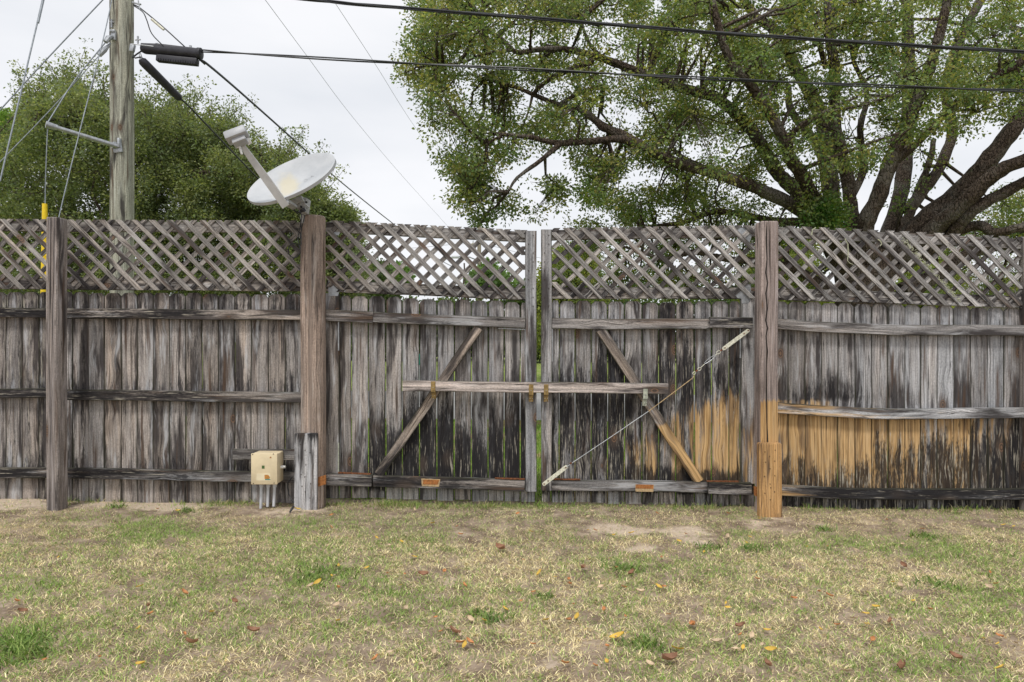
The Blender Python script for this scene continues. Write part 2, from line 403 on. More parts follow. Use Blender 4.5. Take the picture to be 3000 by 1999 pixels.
# road beyond the fence
def asphalt():
    t = NT('asphalt'); g = t.n('ShaderNodeNewGeometry'); n = t.noise(g.outputs['Position'], 40, 5, .7)
    n2 = t.noise(g.outputs['Position'], .8, 4, .6)
    c = t.mix(t.smooth(n, .3, .7), (.20, .20, .20), (.34, .34, .335)); c = t.mix(t.smooth(n2, .4, .7, 0, .3), c, (.42, .40, .36))
    t.bsdf(c, .9, 0, t.bump(n, .3, .01), .2); return t.m
m = MB(); xr = [-400, -30, 30, 400]; vs = []; fs = []
for x in xr:
    for y in (12.4, 19.0): vs.append((x, y, float(gz(x, y))+.006))
for i in range(3): fs.append((2*i, 2*i+2, 2*i+3, 2*i+1))
tag(m.add(vs, fs).build('road', asphalt()), 'grey road beyond the fence', None, None, 'structure')

# ------------------------------------------------------------------ lawn blades
def blades(name, x, y, ln, wd, lean, colr, label, z0=None):
    n = len(x); z = gz(x, y)-.003 if z0 is None else z0
    az = rng.random(n)*2*np.pi; fa = rng.random(n)*2*np.pi
    dx, dy = np.cos(az), np.sin(az); sx, sy = -np.sin(fa), np.cos(fa)
    B = np.stack([x, y, z], 1); hz = np.sin(lean); vt = np.cos(lean)
    mid = B+np.stack([dx*ln*.5*hz*.9, dy*ln*.5*hz*.9, ln*.5*np.minimum(1, vt*1.1+.08)], 1)
    tip = B+np.stack([dx*ln*hz, dy*ln*hz, ln*np.maximum(vt*.85, .06)], 1)
    S = np.stack([sx*wd*.5, sy*wd*.5, np.zeros(n)], 1)
    VV = np.stack([B-S, B+S, mid+S*.85, mid-S*.85, tip], 1).reshape(-1, 3)
    b = np.arange(n)[:, None]*5
    q = b+np.array([[0, 1, 2, 3]]); tr = b+np.array([[3, 2, 4]])
    C = np.concatenate([colr, np.ones((n, 1))], 1)
    C = np.repeat(C, 5, axis=0)
    o = np_mesh(name, VV, [q, tr], M_GRASS, cols={'lc': C}); tag(o, label, 'grass', None, 'stuff'); return o
def sample_yard(n):
    x = rng.uniform(-6.5, 6.5, n); y = rng.uniform(2.3, 6.02, n)
    k = np.abs(x) < .78*y+1.0; return x[k], y[k]
x, y = sample_yard(720000)
sand = bump_px(x, y, SAND)+(fbm(x, y, 5, 21)-.5)*2.2
grn = bump_px(x, y, GREEN)*1.15+(fbm(x, y, 1.6, 31)-.5)*1.9+(fbm(x, y, 9, 41)-.5)*1.3
brn = bump_px(x, y, BROWN)+(fbm(x, y, 2.2, 51)-.5)*.8
dens = np.clip(.95-np.clip(sand, 0, 1)*1.15-np.clip((y-4.9)/1.1, 0, 1)*.35-np.clip(brn, 0, 1)*.25+(fbm(x, y, 12, 61)-.5)*.9, .12, 1)
k = rng.random(len(x)) < dens; x, y, grn, brn, sand = x[k], y[k], grn[k], brn[k], sand[k]; n = len(x)
isg = rng.random(n) < np.clip(.30+grn*.66, .04, .95)
straw = np.array([.94, .85, .53]); straw2 = np.array([.60, .49, .29]); green = np.array([.17, .30, .055]); green2 = np.array([.42, .50, .17])
r1 = rng.random((n, 1)); r2 = .40+1.05*rng.random((n, 1))**.8
mixb = np.clip(brn, 0, 1)[:, None]*.8
cs = (straw*(1-r1)+straw2*r1)*(1-mixb)+np.array([.30, .21, .135])*mixb
cg = green*(1-r1**1.5)+green2*r1**1.5
C = np.where(isg[:, None], cg, cs)*r2*1.1
ln = np.where(isg, rng.uniform(.022, .052, n), rng.uniform(.020, .048, n))*np.where(y > 5.2, .8, 1)
ln = ln*(1+.9*(bump_px(x, y, [(40, 1910, 60, 40, 1), (430, 1555, 90, 30, .3)])))
lean = np.where(isg, rng.uniform(.4, 1.45, n), rng.uniform(.8, 1.54, n))
blades('lawn_grass', x, y, ln, rng.uniform(.0018, .0046, n)*np.where(y > 5.0, .8, 1), lean, C, 'patchy lawn of straw-coloured and green grass in front of the fence')
x, y = sample_yard(110000); n = len(x); r1 = rng.random((n, 1))
C = (np.array([.34, .24, .15])*(1-r1)+np.array([.62, .50, .33])*r1)*(.5+.9*rng.random((n, 1)))
blades('lawn_litter', x, y, rng.uniform(.012, .040, n), rng.uniform(.003, .007, n), rng.uniform(1.35, 1.55, n), C, 'dry brown thatch and leaf crumbs between the grass')
# a few coarse weeds
wx = []; wy = []
for (px, py, w_, nb) in [(35, 1905, .13, 420), (80, 1935, .08, 160), (545, 1508, .04, 70), (345, 1500, .03, 40), (1455, 1820, .05, 90), (1410, 1810, .04, 60), (1890, 1885, .06, 120), (1600, 1750, .03, 50), (2750, 1700, .08, 130), (2410, 1545, .04, 70), (2080, 1600, .06, 110), (2200, 1600, .06, 100), (1830, 1665, .07, 140), (920, 1690, .12, 260), (2700, 1560, .06, 90)]:
    X0, Y0 = gpt(px, py); wx.append(rng.normal(X0, w_*.95, nb)); wy.append(rng.normal(Y0, w_*.8, nb))
x = np.concatenate(wx); y = np.concatenate(wy); n = len(x); r1 = rng.random((n, 1))
C = (np.array([.10, .19, .045])*(1-r1)+np.array([.26, .34, .09])*r1)*(.7+.6*rng.random((n, 1)))
blades('weed_tufts', x, y, rng.uniform(.03, .075, n), rng.uniform(.005, .011, n), rng.uniform(.5, 1.35, n), C, 'coarse dark green weed tufts scattered through the lawn')
# longer tufts along the foot of the fence
tx = []; ty = []
for (px, w, nb) in [(q[0], q[1], int(q[2]*.45)) for q in [(540, 30, 60), (215, 30, 120), (345, 12, 90), (640, 60, 420), (700, 40, 260), (985, 40, 260), (1130, 90, 1100), (1190, 50, 700), (1300, 60, 450), (1420, 60, 500), (1500, 50, 400), (1580, 20, 260),
                    (1660, 50, 350), (1780, 60, 260), (1990, 70, 400), (2080, 50, 300), (2375, 30, 220), (2470, 25, 120), (2800, 90, 500), (2960, 50, 200), (275, 30, 100), (1360, 40, 200), (2600, 60, 120)]]:
    X0 = (px-1500)/FPX*5.95
    tx.append(rng.normal(X0, w/FPX*5.9*.6, nb)); ty.append(6.0-np.abs(rng.normal(0, .09, nb)))
x = np.concatenate(tx); y = np.concatenate(ty); n = len(x); r1 = rng.random((n, 1))
C = (np.array([.13, .25, .04])*(1-r1)+np.array([.34, .40, .12])*r1)*(.7+.6*rng.random((n, 1)))
st_ = rng.random(n) < .25; C[st_] = np.array([.55, .47, .28])*(.8+.4*rng.random((st_.sum(), 1)))
blades('fence_foot_grass', x, y, rng.uniform(.02, .09, n), rng.uniform(.003, .006, n), rng.uniform(.3, 1.3, n), C, 'long grass tufts growing along the foot of the fence')
# grass just behind the fence
x = rng.uniform(-3.5, 5.2, 90000); y = 6.15+rng.random(90000)**1.3*6.1; n = len(x); r1 = rng.random((n, 1))
k = fbm(x, y, 1.4, 71) > .42
C = (np.array([.13, .28, .03])*(1-r1)+np.array([.30, .42, .08])*r1)*(.7+.6*rng.random((n, 1)))
C[~k] = (np.array([.42, .33, .19])*(.6+.7*rng.random((n, 1))))[~k]
blades('verge_grass', x, y, rng.uniform(.04, .10, n), rng.uniform(.004, .008, n), rng.uniform(.2, 1.2, n), C, 'bright green verge grass seen through the gaps of the gate')

# ================================================================== weathered boards
def ss(x, a, b):
    t = min(1, max(0, (x-a)/(b-a))); return t*t*(3-2*t)
def warm(x, kind=''):
    if kind == 'diag': return .95
    px = 1500+x/6*FPX
    return .62-.24*ss(px, 950, 1250)-.22*ss(px, 2200, 2500)
def bias(px, py, kind, h):
    """mildew, cleaned-wood and pale-scab amounts on the fence, by place; h = the board's own random"""
    B = -.16; O = -.5; Wt = -.08
    py2 = py+(h-.5)*70
    if kind == 'picket':
        if px < 900:
            B = -.09+.05*(1-ss(px, 150, 400))
            for r in (905, 1145, 1375):
                B += .10*ss(py, r-70, r-5)*(1-ss(py, r, r+20))
            Wt = .03 if px < 420 else -.03
            if py > 1410: B = -.10; O = -.22
            B += (h-.6)*.16
            if px < 150: B += .05; Wt += .04
        elif px < 1580:
            B = -.17+.22*ss(py2, 1050, 1330)*ss(px, 1000, 1200)+.2*ss(py2, 1180, 1390)+(h-.5)*.14
            B += .06*ss(py, 880, 925)*(1-ss(py, 930, 950))
            Wt = -.02+.07*ss(py2, 1200, 1380)
            if py > 1430: B = -.12; O = -.25
        elif px < 2210:
            B = -.16+(.26*ss(py2, 960, 1130))*(1-ss(px, 1800, 1990))+.16*ss(py2, 980, 1100)*(1-ss(py2, 1150, 1250))*ss(px, 1800, 2000)+(h-.5)*.12
            B += .06*ss(py, 880, 925)*(1-ss(py, 930, 950))
            Wt = .03+.05*ss(py2, 1150, 1300)*(1-ss(px, 1850, 2000))
            lim = 1210-100*ss(px, 1850, 2150)
            O = -.45+.65*ss(py2, lim-40, lim+90)*ss(px, 1770, 1870)
            B += .05
            O += (h-.5)*.22
            if px > 1830: B += .38*ss(py, 1350, 1415)
            if 1985 < px < 2030 or 1925 < px < 1975: O -= .25; B += .12
            if py > 1445: B = -.02; O = -.4
        else:
            B = -.26+(h-.5)*.08
            B += .22*ss(py2, 1080, 1150)*(1-ss(py, 1165, 1190))*(1-ss(px, 2450, 2700))
            B += .14*ss(py2, 1120, 1190)*(1-ss(py, 1195, 1205))
            O = -.45+.50*ss(py, 1150, 1180)*(1-ss(px, 2420, 2500))
            if py > 1205:
                O = .30-.18*ss(px, 2650, 2950)
                q = 1372-70*ss(px, 2480, 2650)+(h-.5)*50
                O += (h-.5)*.34; B = -.22+.38*ss(py, q-110, q+50)+.06*ss(px, 2700, 2980)+(random.random()-.5)*.05
                Wt = .07
            if py > 1450: B = .10; O = -.4; Wt = .08
            if py < 950: B += .10*ss(py, 905, 940)
            if px > 2960 and py > 1200: B += .25
    elif kind == 'rail':
        if px < 900:
            B = .13-.22*ss(px, 420, 800); Wt = .04
            if 1370 < py: B = .10-.26*ss(px, 520, 700)
        elif px < 2215:
            B = -.12
            if py > 1380: B = .02 if px < 1500 else -.10
            if 1500 > px > 1090 and py > 1380: B = .12-.2*ss(px, 1320, 1450)
            if px > 2070: B = .08; Wt = .05
            if px < 1095: B = 0; Wt = .05
            if px < 1095 and py < 1000: B = -.12
        else:
            B = -.13
            if 1150 < py < 1300: O = .02-.20*ss(px, 2400, 2900); B = -.08
            if py > 1380: B = .22-.30*(1-ss(px, 2300, 2480)); Wt = .03; O = -.2+.2*(1-ss(px, 2300, 2450))
    elif kind == 'diag':
        B = -.08+.14*ss(py, 1220, 1390)*(1 if px < 1500 else 0)
        if px > 1880: O = -.45+.75*ss(py, 1215, 1260); B = -.12
    elif kind == 'stile':
        B = -.16+.10*ss(py, 1330, 1400); O = -.4+.12*ss(py, 1150, 1250)
        if px > 2160: O = -.4+.4*ss(py, 1100, 1200)
    elif kind == 'lattice':
        B = -.10+.08*(h-.5)
        if py > 830: B += .10
        if px < 560: B += .03
        Wt = -.02
        if 790 < px < 900: O = -.15
        if px > 2280: Wt = .0
    return B, O, Wt
class Wood:
    def __init__(s): s.v = []; s.f = []; s.st = []; s.bc = []; s.ed = []
    def board(s, pts, w, Yf, t, kind='picket', dog=False, ch=.004, fixed=None, jit=.0015, over=None, cup=0., grow=None, rot=0.):
        """pts: (x,z) centreline in world metres"""
        P = [Vector(p) for p in pts]; seg = [(P[i+1]-P[i]).length for i in range(len(P)-1)]; tot = sum(seg)
        stat = [0.]; n = max(3, int(tot/.045))
        ts = [tot*i/n for i in range(n+1)]
        if dog: ts = [q for q in ts if q < tot-.035]+[tot-.030, tot-.0005]
        h = random.random(); seed = random.uniform(0, 200); b = len(s.v)
        c = ch; prof = [(-w/2, t), (-w/2, c), (-w/2+c, 0), (-w/6, -cup), (w/6, -cup), (w/2-c, 0), (w/2, c), (w/2, t)]
        K = len(prof)
        for i, q in enumerate(ts):
            r = q; j = 0
            while j < len(seg)-1 and r > seg[j]: r -= seg[j]; j += 1
            d = (P[j+1]-P[j]).normalized(); cpt = P[j]+d*r
            if len(P) > 2:   # smooth direction
                d = (P[min(j+2, len(P)-1)]-P[max(j, 0)]).normalized() if r > seg[j]*.5 else (P[j+1]-P[max(j-1, 0)]).normalized()
            nrm = Vector((d.y, -d.x)); wob = math.sin(q*5+seed)*jit
            sc = 1.
            if dog and i == len(ts)-1: sc = .60
            yo = math.sin(q*1.7+seed*3)*jit*1.5
            for a, yy in prof:
                aa = a*sc+wob+random.uniform(-1, 1)*jit*.35
                x_ = cpt.x+nrm.x*aa; z_ = cpt.y+nrm.y*aa
                s.v.append((x_, Yf+yy+yo+rot*a, z_))
                if fixed is not None: bb = fixed(q/tot, h) if callable(fixed) else fixed
                else: bb = bias(1500+x_/Yf*FPX, 1000-(z_-CAMZ)/Yf*FPX, kind, h)
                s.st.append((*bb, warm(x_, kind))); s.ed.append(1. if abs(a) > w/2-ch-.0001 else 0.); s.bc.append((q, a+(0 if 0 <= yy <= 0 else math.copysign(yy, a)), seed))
        m = len(ts)
        for i in range(m-1):
            for k in range(K):
                a0 = b+i*K+k; a1 = b+i*K+(k+1) % K; s.f.append((a0, a0+K, a1+K, a1))
        s.f.append(tuple(b+k for k in range(K))); s.f.append(tuple(b+(m-1)*K+k for k in range(K))[::-1])
    def round_post(s, x, z0, z1, yc, prof, fixed, top_bevel=.01, lean=0.):
        n = max(4, int((z1-z0)/.06)); K = len(prof); b = len(s.v); seed = random.uniform(0, 200); per = [0]
        for i in range(K-1): per.append(per[-1]+math.dist(prof[i], prof[i+1]))
        zs = [z0+(z1-z0-top_bevel)*i/n for i in range(n+1)]+[z1]
        for i, z in enumerate(zs):
            sc = .93 if i == len(zs)-1 else 1
            wob = math.sin(z*2.1+seed)*.003
            for k, (a, yy) in enumerate(prof):
                s.v.append((x+a*sc+wob+lean*(z-z0), yc+yy*sc, z)); bb = fixed((z-z0)/(z1-z0), a)
                s.st.append((*bb, .55)); s.ed.append(0.); s.bc.append((z, per[k], seed))
        m = len(zs)
        for i in range(m-1):
            for k in range(K):
                a0 = b+i*K+k; a1 = b+i*K+(k+1) % K; s.f.append((a0, a1, a1+K, a0+K))
        s.f.append(tuple(b+k for k in range(K))[::-1]); s.f.append(tuple(b+(m-1)*K+k for k in range(K)))
    def build(s, name, mat, parent=None):
        me = bpy.data.meshes.new(name); me.from_pydata(s.v, [], s.f); me.materials.append(mat)
        a = me.attributes.new('st', 'FLOAT_COLOR', 'POINT'); a.data.foreach_set('color', np.array(s.st, dtype=np.float32).ravel())
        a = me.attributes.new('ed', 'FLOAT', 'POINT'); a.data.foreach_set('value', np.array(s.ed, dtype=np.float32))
        a = me.attributes.new('bc', 'FLOAT_VECTOR', 'POINT'); a.data.foreach_set('vector', np.array(s.bc, dtype=np.float32).ravel())
        me.update()
        o = link(bpy.data.objects.new(name, me), parent)
        bm = bmesh.new(); bm.from_mesh(me); bmesh.ops.recalc_face_normals(bm, faces=bm.faces); bm.to_mesh(me); bm.free()
        return o
YP = 6.0                                   # front of the pickets
def lerp(a, b, t): return a+(b-a)*t
def pickets(parent, edges, top, bot, gap, seedjit=.004):
    """edges: photo x of board boundaries; top, bot: functions of px"""
    w = Wood()
    for a, b in zip(edges[:-1], edges[1:]):
        if isinstance(a, tuple): a = a[0]
        g = gap() if callable(gap) else gap
        aa = a+g/2; bb = b-g/2; c = (aa+bb)/2
        Yj = YP+random.uniform(-seedjit, seedjit); wd = (bb-aa)/FPX*YP
        tilt = random.uniform(-.8, .8)
        p1 = xz(c+tilt, bot(c)+random.uniform(-1.5, 3), YP); p0 = xz(c, top(c)+random.uniform(-2, 2), YP)
        w.board([p1, p0], wd, Yj, .017, 'picket', dog=True, ch=.002, jit=.0012, rot=random.uniform(-.03, .03))
    return w.build('picket_boards', M_FENCE, parent)
def rail(parent, pts, h_px, Yf, t=.038, kind='rail', name='rail', mat=None, fixed=None):
    w = Wood(); P = [xz(px, py, Yf) for px, py in pts]
    w.board(P, h_px/FPX*Yf, Yf, t, kind, ch=.004, jit=.0022, fixed=fixed)
    return w.build(name, mat or M_FENCE, parent)
def clip(poly, a, b, c):
    out = []
    for i in range(len(poly)):
        p, q = poly[i], poly[(i+1) % len(poly)]; fp = a*p[0]+b*p[1]-c; fq = a*q[0]+b*q[1]-c
        if fp >= 0: out.append(p)
        if fp*fq < 0: t = fp/(fp-fq); out.append((lerp(p[0], q[0], t), lerp(p[1], q[1], t)))
    return out
def lattice(parent, x0, x1, top, bot, Yf=5.955, ph=0, ph2=20, step=48.5, mat=None, slope=1.0, fr=True):
    """two crossing layers of slats inside a photo-px quad; top(px), bot(px)"""
    w = Wood(); mat = mat or M_LAT
    y0, y1, b0, b1 = top(x0), top(x1), bot(x0), bot(x1)
    quad = [(x0, b0), (x1, b1), (x1, y1), (x0, y0)]
    for layer in (0, 1):
        Yl = Yf-.009*(1-layer); sgn = 1 if layer == 0 else -1
        xk = x0-300+(ph if layer == 0 else ph2)
        while xk < x1+300:
            jx = random.uniform(-3, 3); jt = random.uniform(-5, 5); hh = (b0-y0); xa = xk+jx; yt = lerp(y0, y1, (xa-x0)/(x1-x0))-2; yb = yt+hh+6
            dxx = sgn*(yb-yt)*slope+jt; wd = 14.2/1.41+random.uniform(-.4, .4)
            # clip centreline against panel sides
            pa, pb = [xa, yt], [xa+dxx, yb]
            def cut(xlim, side):
                nonlocal pa, pb
                fa = side*(pa[0]-xlim); fb = side*(pb[0]-xlim)
                if fa < 0 and fb < 0: return False
                if fa*fb < 0:
                    t = fa/(fa-fb); q = [lerp(pa[0], pb[0], t), lerp(pa[1], pb[1], t)]
                    if fa < 0: pa = q
                    else: pb = q
                return True
            ok = cut(x0+4, 1) and cut(x1-4, -1)
            xk += step
            if not ok or math.dist(pa, pb) < 14: continue
            # trim ends at the bottom/top lines
            tb = lerp(b0, b1, (pb[0]-x0)/(x1-x0))
            if pb[1] > tb:
                t = (tb-pa[1])/(pb[1]-pa[1]); pb = [lerp(pa[0], pb[0], t), tb]
            A = xz(*pa, Yl); Bq = xz(*pb, Yl)
            slat(w, A, Bq, .040+random.uniform(-.002, .002), Yl, .008, layer, lerp(pa[1], pb[1], 0))
    o = w.build('lattice_slats', mat, parent)
    if fr:
        for nm, f, hpx, dz in (('lattice_frame', top, 30, 18), ('lattice_frame', bot, 34, -17)):
            w2 = Wood(); q = [xz(lerp(x0, x1, k/6), f(lerp(x0, x1, k/6))+dz, Yf+.009) for k in range(7)]
            w2.board(q, hpx/FPX*Yf, Yf+.010, .036, 'lattice', ch=.003)
            w2.build(nm, mat, o)
    return o
def slat(w, A, B, wd, Y, t, layer, _):
    """slat whose ends are cut level"""
    A = Vector(A); B = Vector(B); d = (B-A).normalized(); L_ = (B-A).length; n = max(2, int(L_/.07)); nrm = Vector((d.y, -d.x))
    h = random.random(); seed = random.uniform(0, 200); b = len(w.v); bow = random.uniform(-.003, .003)
    skew = 0
    if abs(d.y) > .2: skew = d.x/d.y if abs(d.y) > .01 else 0
    K = 6; c = .0015
    prof = [(-wd/2, t), (-wd/2, c), (-wd/2+c, 0), (wd/2-c, 0), (wd/2, c), (wd/2, t)]
    for i in range(n+1):
        q = L_*i/n; cpt = A+d*q; bw = bow*math.sin(math.pi*i/n)
        for a, yy in prof:
            aa = a+bw
            x_ = cpt.x+nrm.x*aa; z_ = cpt.y+nrm.y*aa
            if i in (0, n):      # slide along the slat so that the end is horizontal
                k = -nrm.y*aa/d.y if abs(d.y) > .2 else 0
                x_ += d.x*k; z_ += d.y*k
            w.v.append((x_, Y+yy+random.uniform(-.0008, .0008), z_))
            bb = bias(1500+x_/Y*FPX, 1000-(z_-CAMZ)/Y*FPX, 'lattice', h)
            w.st.append((bb[0]+(.07 if layer else -.03), bb[1], bb[2], warm(x_))); w.ed.append(0.); w.bc.append((q, a+(math.copysign(yy, a) if yy > 0 else 0), seed))
    for i in range(n):
        for k in range(K):
            a0 = b+i*K+k; a1 = b+i*K+(k+1) % K; w.f.append((a0, a0+K, a1+K, a1))
    w.f.append(tuple(b+k for k in range(K))); w.f.append(tuple(b+n*K+k for k in range(K))[::-1])
def lin(*pts):
    def f(x):
        if x <= pts[0][0]:
            (a, b), (c, d) = pts[0], pts[1]
        else:
            for (a, b), (c, d) in zip(pts[:-1], pts[1:]):
                if x <= c: break
        return b+(d-b)*(x-a)/(c-a)
    return f
def rail_pts(f, x0, x1, hh, n=8): return [(lerp(x0, x1, k/n), f(lerp(x0, x1, k/n))+hh/2) for k in range(n+1)]

def stiff(w, x0, x1, top, bot, Yf, t, kind='stile', fixed=None, mat=None, parent=None, name='stile'):
    wd = Wood(); a = xz((x0+x1)/2, bot, Yf); b = xz((x0+x1)/2, top, Yf)
    wd.board([a, b], (x1-x0)/FPX*Yf, Yf, t, kind, ch=.004, fixed=fixed, jit=.001); return wd.build(name, mat or M_FENCE, parent)
def nail(parent, px, py, Y, r=.0045, mat=None):
    p = at(px, py, Y); return MB().tube([p+Vector((0, .002, 0)), p+Vector((0, -.0025, 0))], r, 7).build('nail', mat or M_NAIL, parent)

# ---- fence sections
YR = 5.958
# far left
fl = empty('fence_section', (-4.3, YP, 0), 'weathered wooden fence section cut by the left edge, left of the leftmost post', 'fence', 'wooden fence sections with lattice tops')
pickets(fl, [-90, -42, 18, 66, 114, 150], lin((0, 856), (140, 856)), lin((0, 1464), (140, 1466)), 1.2)
for f, hh in ((lin((0, 902), (140, 903)), 28), (lin((0, 1140), (140, 1140)), 27), (lin((0, 1371), (140, 1372)), 30)):
    rail(fl, rail_pts(f, -90, 150, hh), hh, YR-.03)
lattice(fl, -90, 146, lin((0, 644), (140, 645)), lin((0, 848), (140, 848)), ph=6, ph2=34)
# left
ls = empty('fence_section', (-2.9, YP, 0), 'weathered wooden fence section behind the beige box, between the leftmost post and the dish post', 'fence', 'wooden fence sections with lattice tops')
pickets(ls, [176, 212, 260, 306, 354, 402, 449, 496, 544, 592, 640, 688, 736, 786, 835, 884], lin((200, 857), (880, 863)), lin((200, 1468), (880, 1484)), lambda: random.uniform(.8, 2.0))
for f, hh in ((lin((195, 904), (880, 909)), 30), (lin((195, 1142), (880, 1151)), 31), (lin((195, 1372), (880, 1386)), 31)):
    rail(ls, rail_pts(f, 190, 884, hh), hh, YR-.03)
lattice(ls, 190, 886, lin((195, 646), (880, 649)), lin((195, 849), (880, 854)), ph=21, ph2=3)
rail(ls, [(682, 1333), (870, 1333)], 31, 5.87, .038, name='mounting_board', fixed=(-.2, -.5, -.1))
# right
rs = empty('fence_section', (3.4, YP, 0), 'weathered fence section right of the gate, grey above and orange and black below', 'fence', 'wooden fence sections with lattice tops')
pickets(rs, [2262, 2309, 2359, 2407, 2455, 2505, 2554, 2602, 2650, 2698, 2746, 2795, 2843, 2893, 2940, 2990, 3040], lin((2278, 884), (2650, 893), (3000, 905)), lin((2278, 1496), (2600, 1508), (3000, 1514)), lambda: random.choice((.8, 1.2, 2.2)))
for f, hh in ((lin((2270, 932), (2400, 944), (2600, 951), (3040, 954)), 31), (lin((2270, 1180), (2400, 1190), (2550, 1197), (2700, 1199), (3040, 1194)), 31), (lin((2270, 1422), (2450, 1431), (2700, 1435), (3040, 1432)), 32)):
    rail(rs, rail_pts(f, 2268, 3030, hh, 14), hh, YR-.03)
lattice(rs, 2272, 3000, lin((2278, 663), (2990, 697)), lin((2278, 879), (2990, 903)), ph=4, ph2=16, step=48)
m = MB()  # moss strands caught in the lattice
for pts in ([(2475, 700), (2484, 716), (2485, 745), (2483, 765), (2490, 772), (2500, 776)], [(2572, 702), (2580, 708), (2583, 716), (2578, 722)], [(2390, 668), (2380, 674), (2378, 690)]):
    m.tube([at(a, b, 5.935) for a, b in pts], [.005, .004, .004, .003, .003, .002][:len(pts)], 5)
random.seed(5)
for k in range(260):
    t = random.random(); a = lerp(2645, 2810, t)+random.uniform(-5, 5); b = lerp(700, 880, t)+random.uniform(-5, 5); p = at(a, b, 5.943)
    m.tube([p, p+Vector((random.uniform(-.012, .012), -random.uniform(.001, .006), random.uniform(-.012, .012)))], [.003, .001], 4)
tag(m.build('lichen_tufts', M_LICHEN, rs), kind='stuff')

# ---- gate leaves
GR = 'two leaves of the wooden double gate'
gl = empty('gate_leaf', (-1.6, YP, 0), 'left gate leaf with lattice top, its diagonal brace rising to the right', 'gate', GR)
pickets(gl, [994, 1029.5, 1079, 1129.5, 1178, 1228, 1279.5, 1331, 1380.5, 1429.5, 1477.5, 1524.5, 1546], lin((994, 866), (1540, 886)), lin((960, 1458), (1570, 1470)), lambda: random.uniform(2.0, 3.8))
stiff(0, 953, 993, 860, 1395, 5.965, .04, parent=gl)
stiff(0, 1539, 1572, 677, 1441, 5.935, .06, parent=gl)
rail(gl, [(954, 925), (1092, 930)], 34, 5.915, .045)
rail(gl, rail_pts(lin((1092, 915), (1540, 932)), 1093, 1538, 31), 31, 5.925, .045)
rail(gl, [(952, 1407), (1088, 1411)], 35, 5.905, .045)
rail(gl, rail_pts(lin((1092, 1394), (1540, 1408)), 1093, 1537, 33), 33, 5.925, .045)
rail(gl, [(1109, 1392), (1402, 961)], 27, 5.935, .03, 'diag', 'brace')
rail(gl, [(1158, 1338), (1243, 1196)], 0.1, 5.99, .001, 'diag', 'brace').hide_render = False
lt = lattice(gl, 955, 1542, lin((960, 648), (1541, 677)), lin((960, 855), (1541, 880)), ph=32, ph2=8)
def plate(parent, poly, Y, mat, th=.002, name='corner_plate'):
    n = len(poly); f = [at(a, b, Y) for a, b in poly]; v = f+[p+Vector((0, th, 0)) for p in f]
    fs = [tuple(range(n)), tuple(range(2*n-1, n-1, -1))]+[(i, i+n, (i+1) % n+n, (i+1) % n) for i in range(n)]
    return MB().add(v, fs).build(name, mat, parent)
plate(gl, [(965, 650), (1000, 651), (1003, 668), (992, 690), (966, 690)], 5.9635, M_STEEL)
plate(gl, [(962, 815), (980, 815), (985, 838), (1012, 840), (1012, 855), (993, 856), (990, 868), (962, 868)], 5.9635, M_STEEL)
plate(gl, [(990, 942), (993, 942), (993, 1028), (990, 1028)], 5.95, M_STEEL, .02, 'angle_bracket')
plate(gl, [(990, 1299), (993, 1299), (993, 1388), (990, 1388)], 5.95, M_ZINC, .02, 'angle_bracket')
plate(gl, [(990, 1385), (1085, 1389), (1085, 1392), (990, 1388)], 5.92, M_RUST, .03, 'angle_bracket')
plate(gl, [(1450, 1401), (1538, 1404), (1538, 1407), (1450, 1404)], 5.92, M_RUST, .03, 'angle_bracket')
plate(gl, [(1460, 962), (1540, 965), (1540, 1040), (1537.5, 1040), (1537.5, 967.5), (1460, 964)], 5.945, M_STEEL, .02, 'angle_bracket')
plate(gl, [(1234, 1403), (1290, 1405), (1286, 1427), (1236, 1425)], 5.9235, M_RUSTPALE, .001, 'rust_stain')
plate(gl, [(1240, 1406), (1287, 1407), (1282, 1421), (1238, 1420)], 5.9215, M_ORANGEPAINT, .0015, 'rust_stain')
gr_ = empty('gate_leaf', (1.6, YP, 0), 'right gate leaf with lattice top, braced by a wire with a turnbuckle', 'gate', GR)
pickets(gr_, [1616, 1638.5, 1685, 1732.5, 1780.5, 1830, 1880.5, 1930.5, 1981, 2034.5, 2085, 2136, 2170, 2212], lin((1617, 882), (1900, 886), (2205, 884)), lin((1580, 1470), (2205, 1484)), lambda: random.uniform(1.8, 3.8))
pickets(gr_, [1587, 1612], lambda x: 1380, lambda x: 1472, 1.)
pickets(gl, [954, 992], lambda x: 1380, lambda x: 1459, 1.); pickets(gl, [1524.5, 1568], lambda x: 1380, lambda x: 1472, 1.)
stiff(0, 1586, 1617, 673, 1438, 5.935, .06, parent=gr_)
stiff(0, 2172, 2213, 860, 1418, 5.965, .04, parent=gr_)
rail(gr_, rail_pts(lin((1617, 932), (1830, 935), (2081, 934)), 1618, 2080, 31), 31, 5.925, .045)
rail(gr_, [(2081, 946), (2206, 947)], 32, 5.905, .045)
rail(gr_, rail_pts(lin((1617, 1407), (2072, 1414)), 1617, 2073, 31), 31, 5.925, .045)
rail(gr_, [(2076, 1432), (2202, 1433)], 35, 5.905, .045)
rail(gr_, [(2050, 1413), (1760, 966)], 29, 5.935, .03, 'diag', 'brace')
lattice(gr_, 1616, 2214, lin((1617, 671), (2205, 662)), lin((1617, 876), (2205, 876)), ph=0, ph2=24)
plate(gr_, [(2155, 668), (2192, 668), (2203, 690), (2196, 714), (2186, 716), (2160, 690)], 5.9635, M_STEEL)
plate(gr_, [(2166, 832), (2200, 832), (2200, 878), (2192, 890), (2174, 890), (2172, 876), (2150, 872), (2150, 860)], 5.9635, M_STEEL)
plate(gr_, [(2168, 964), (2171, 964), (2171, 1050), (2168, 1050)], 5.95, M_STEEL, .02, 'angle_bracket')
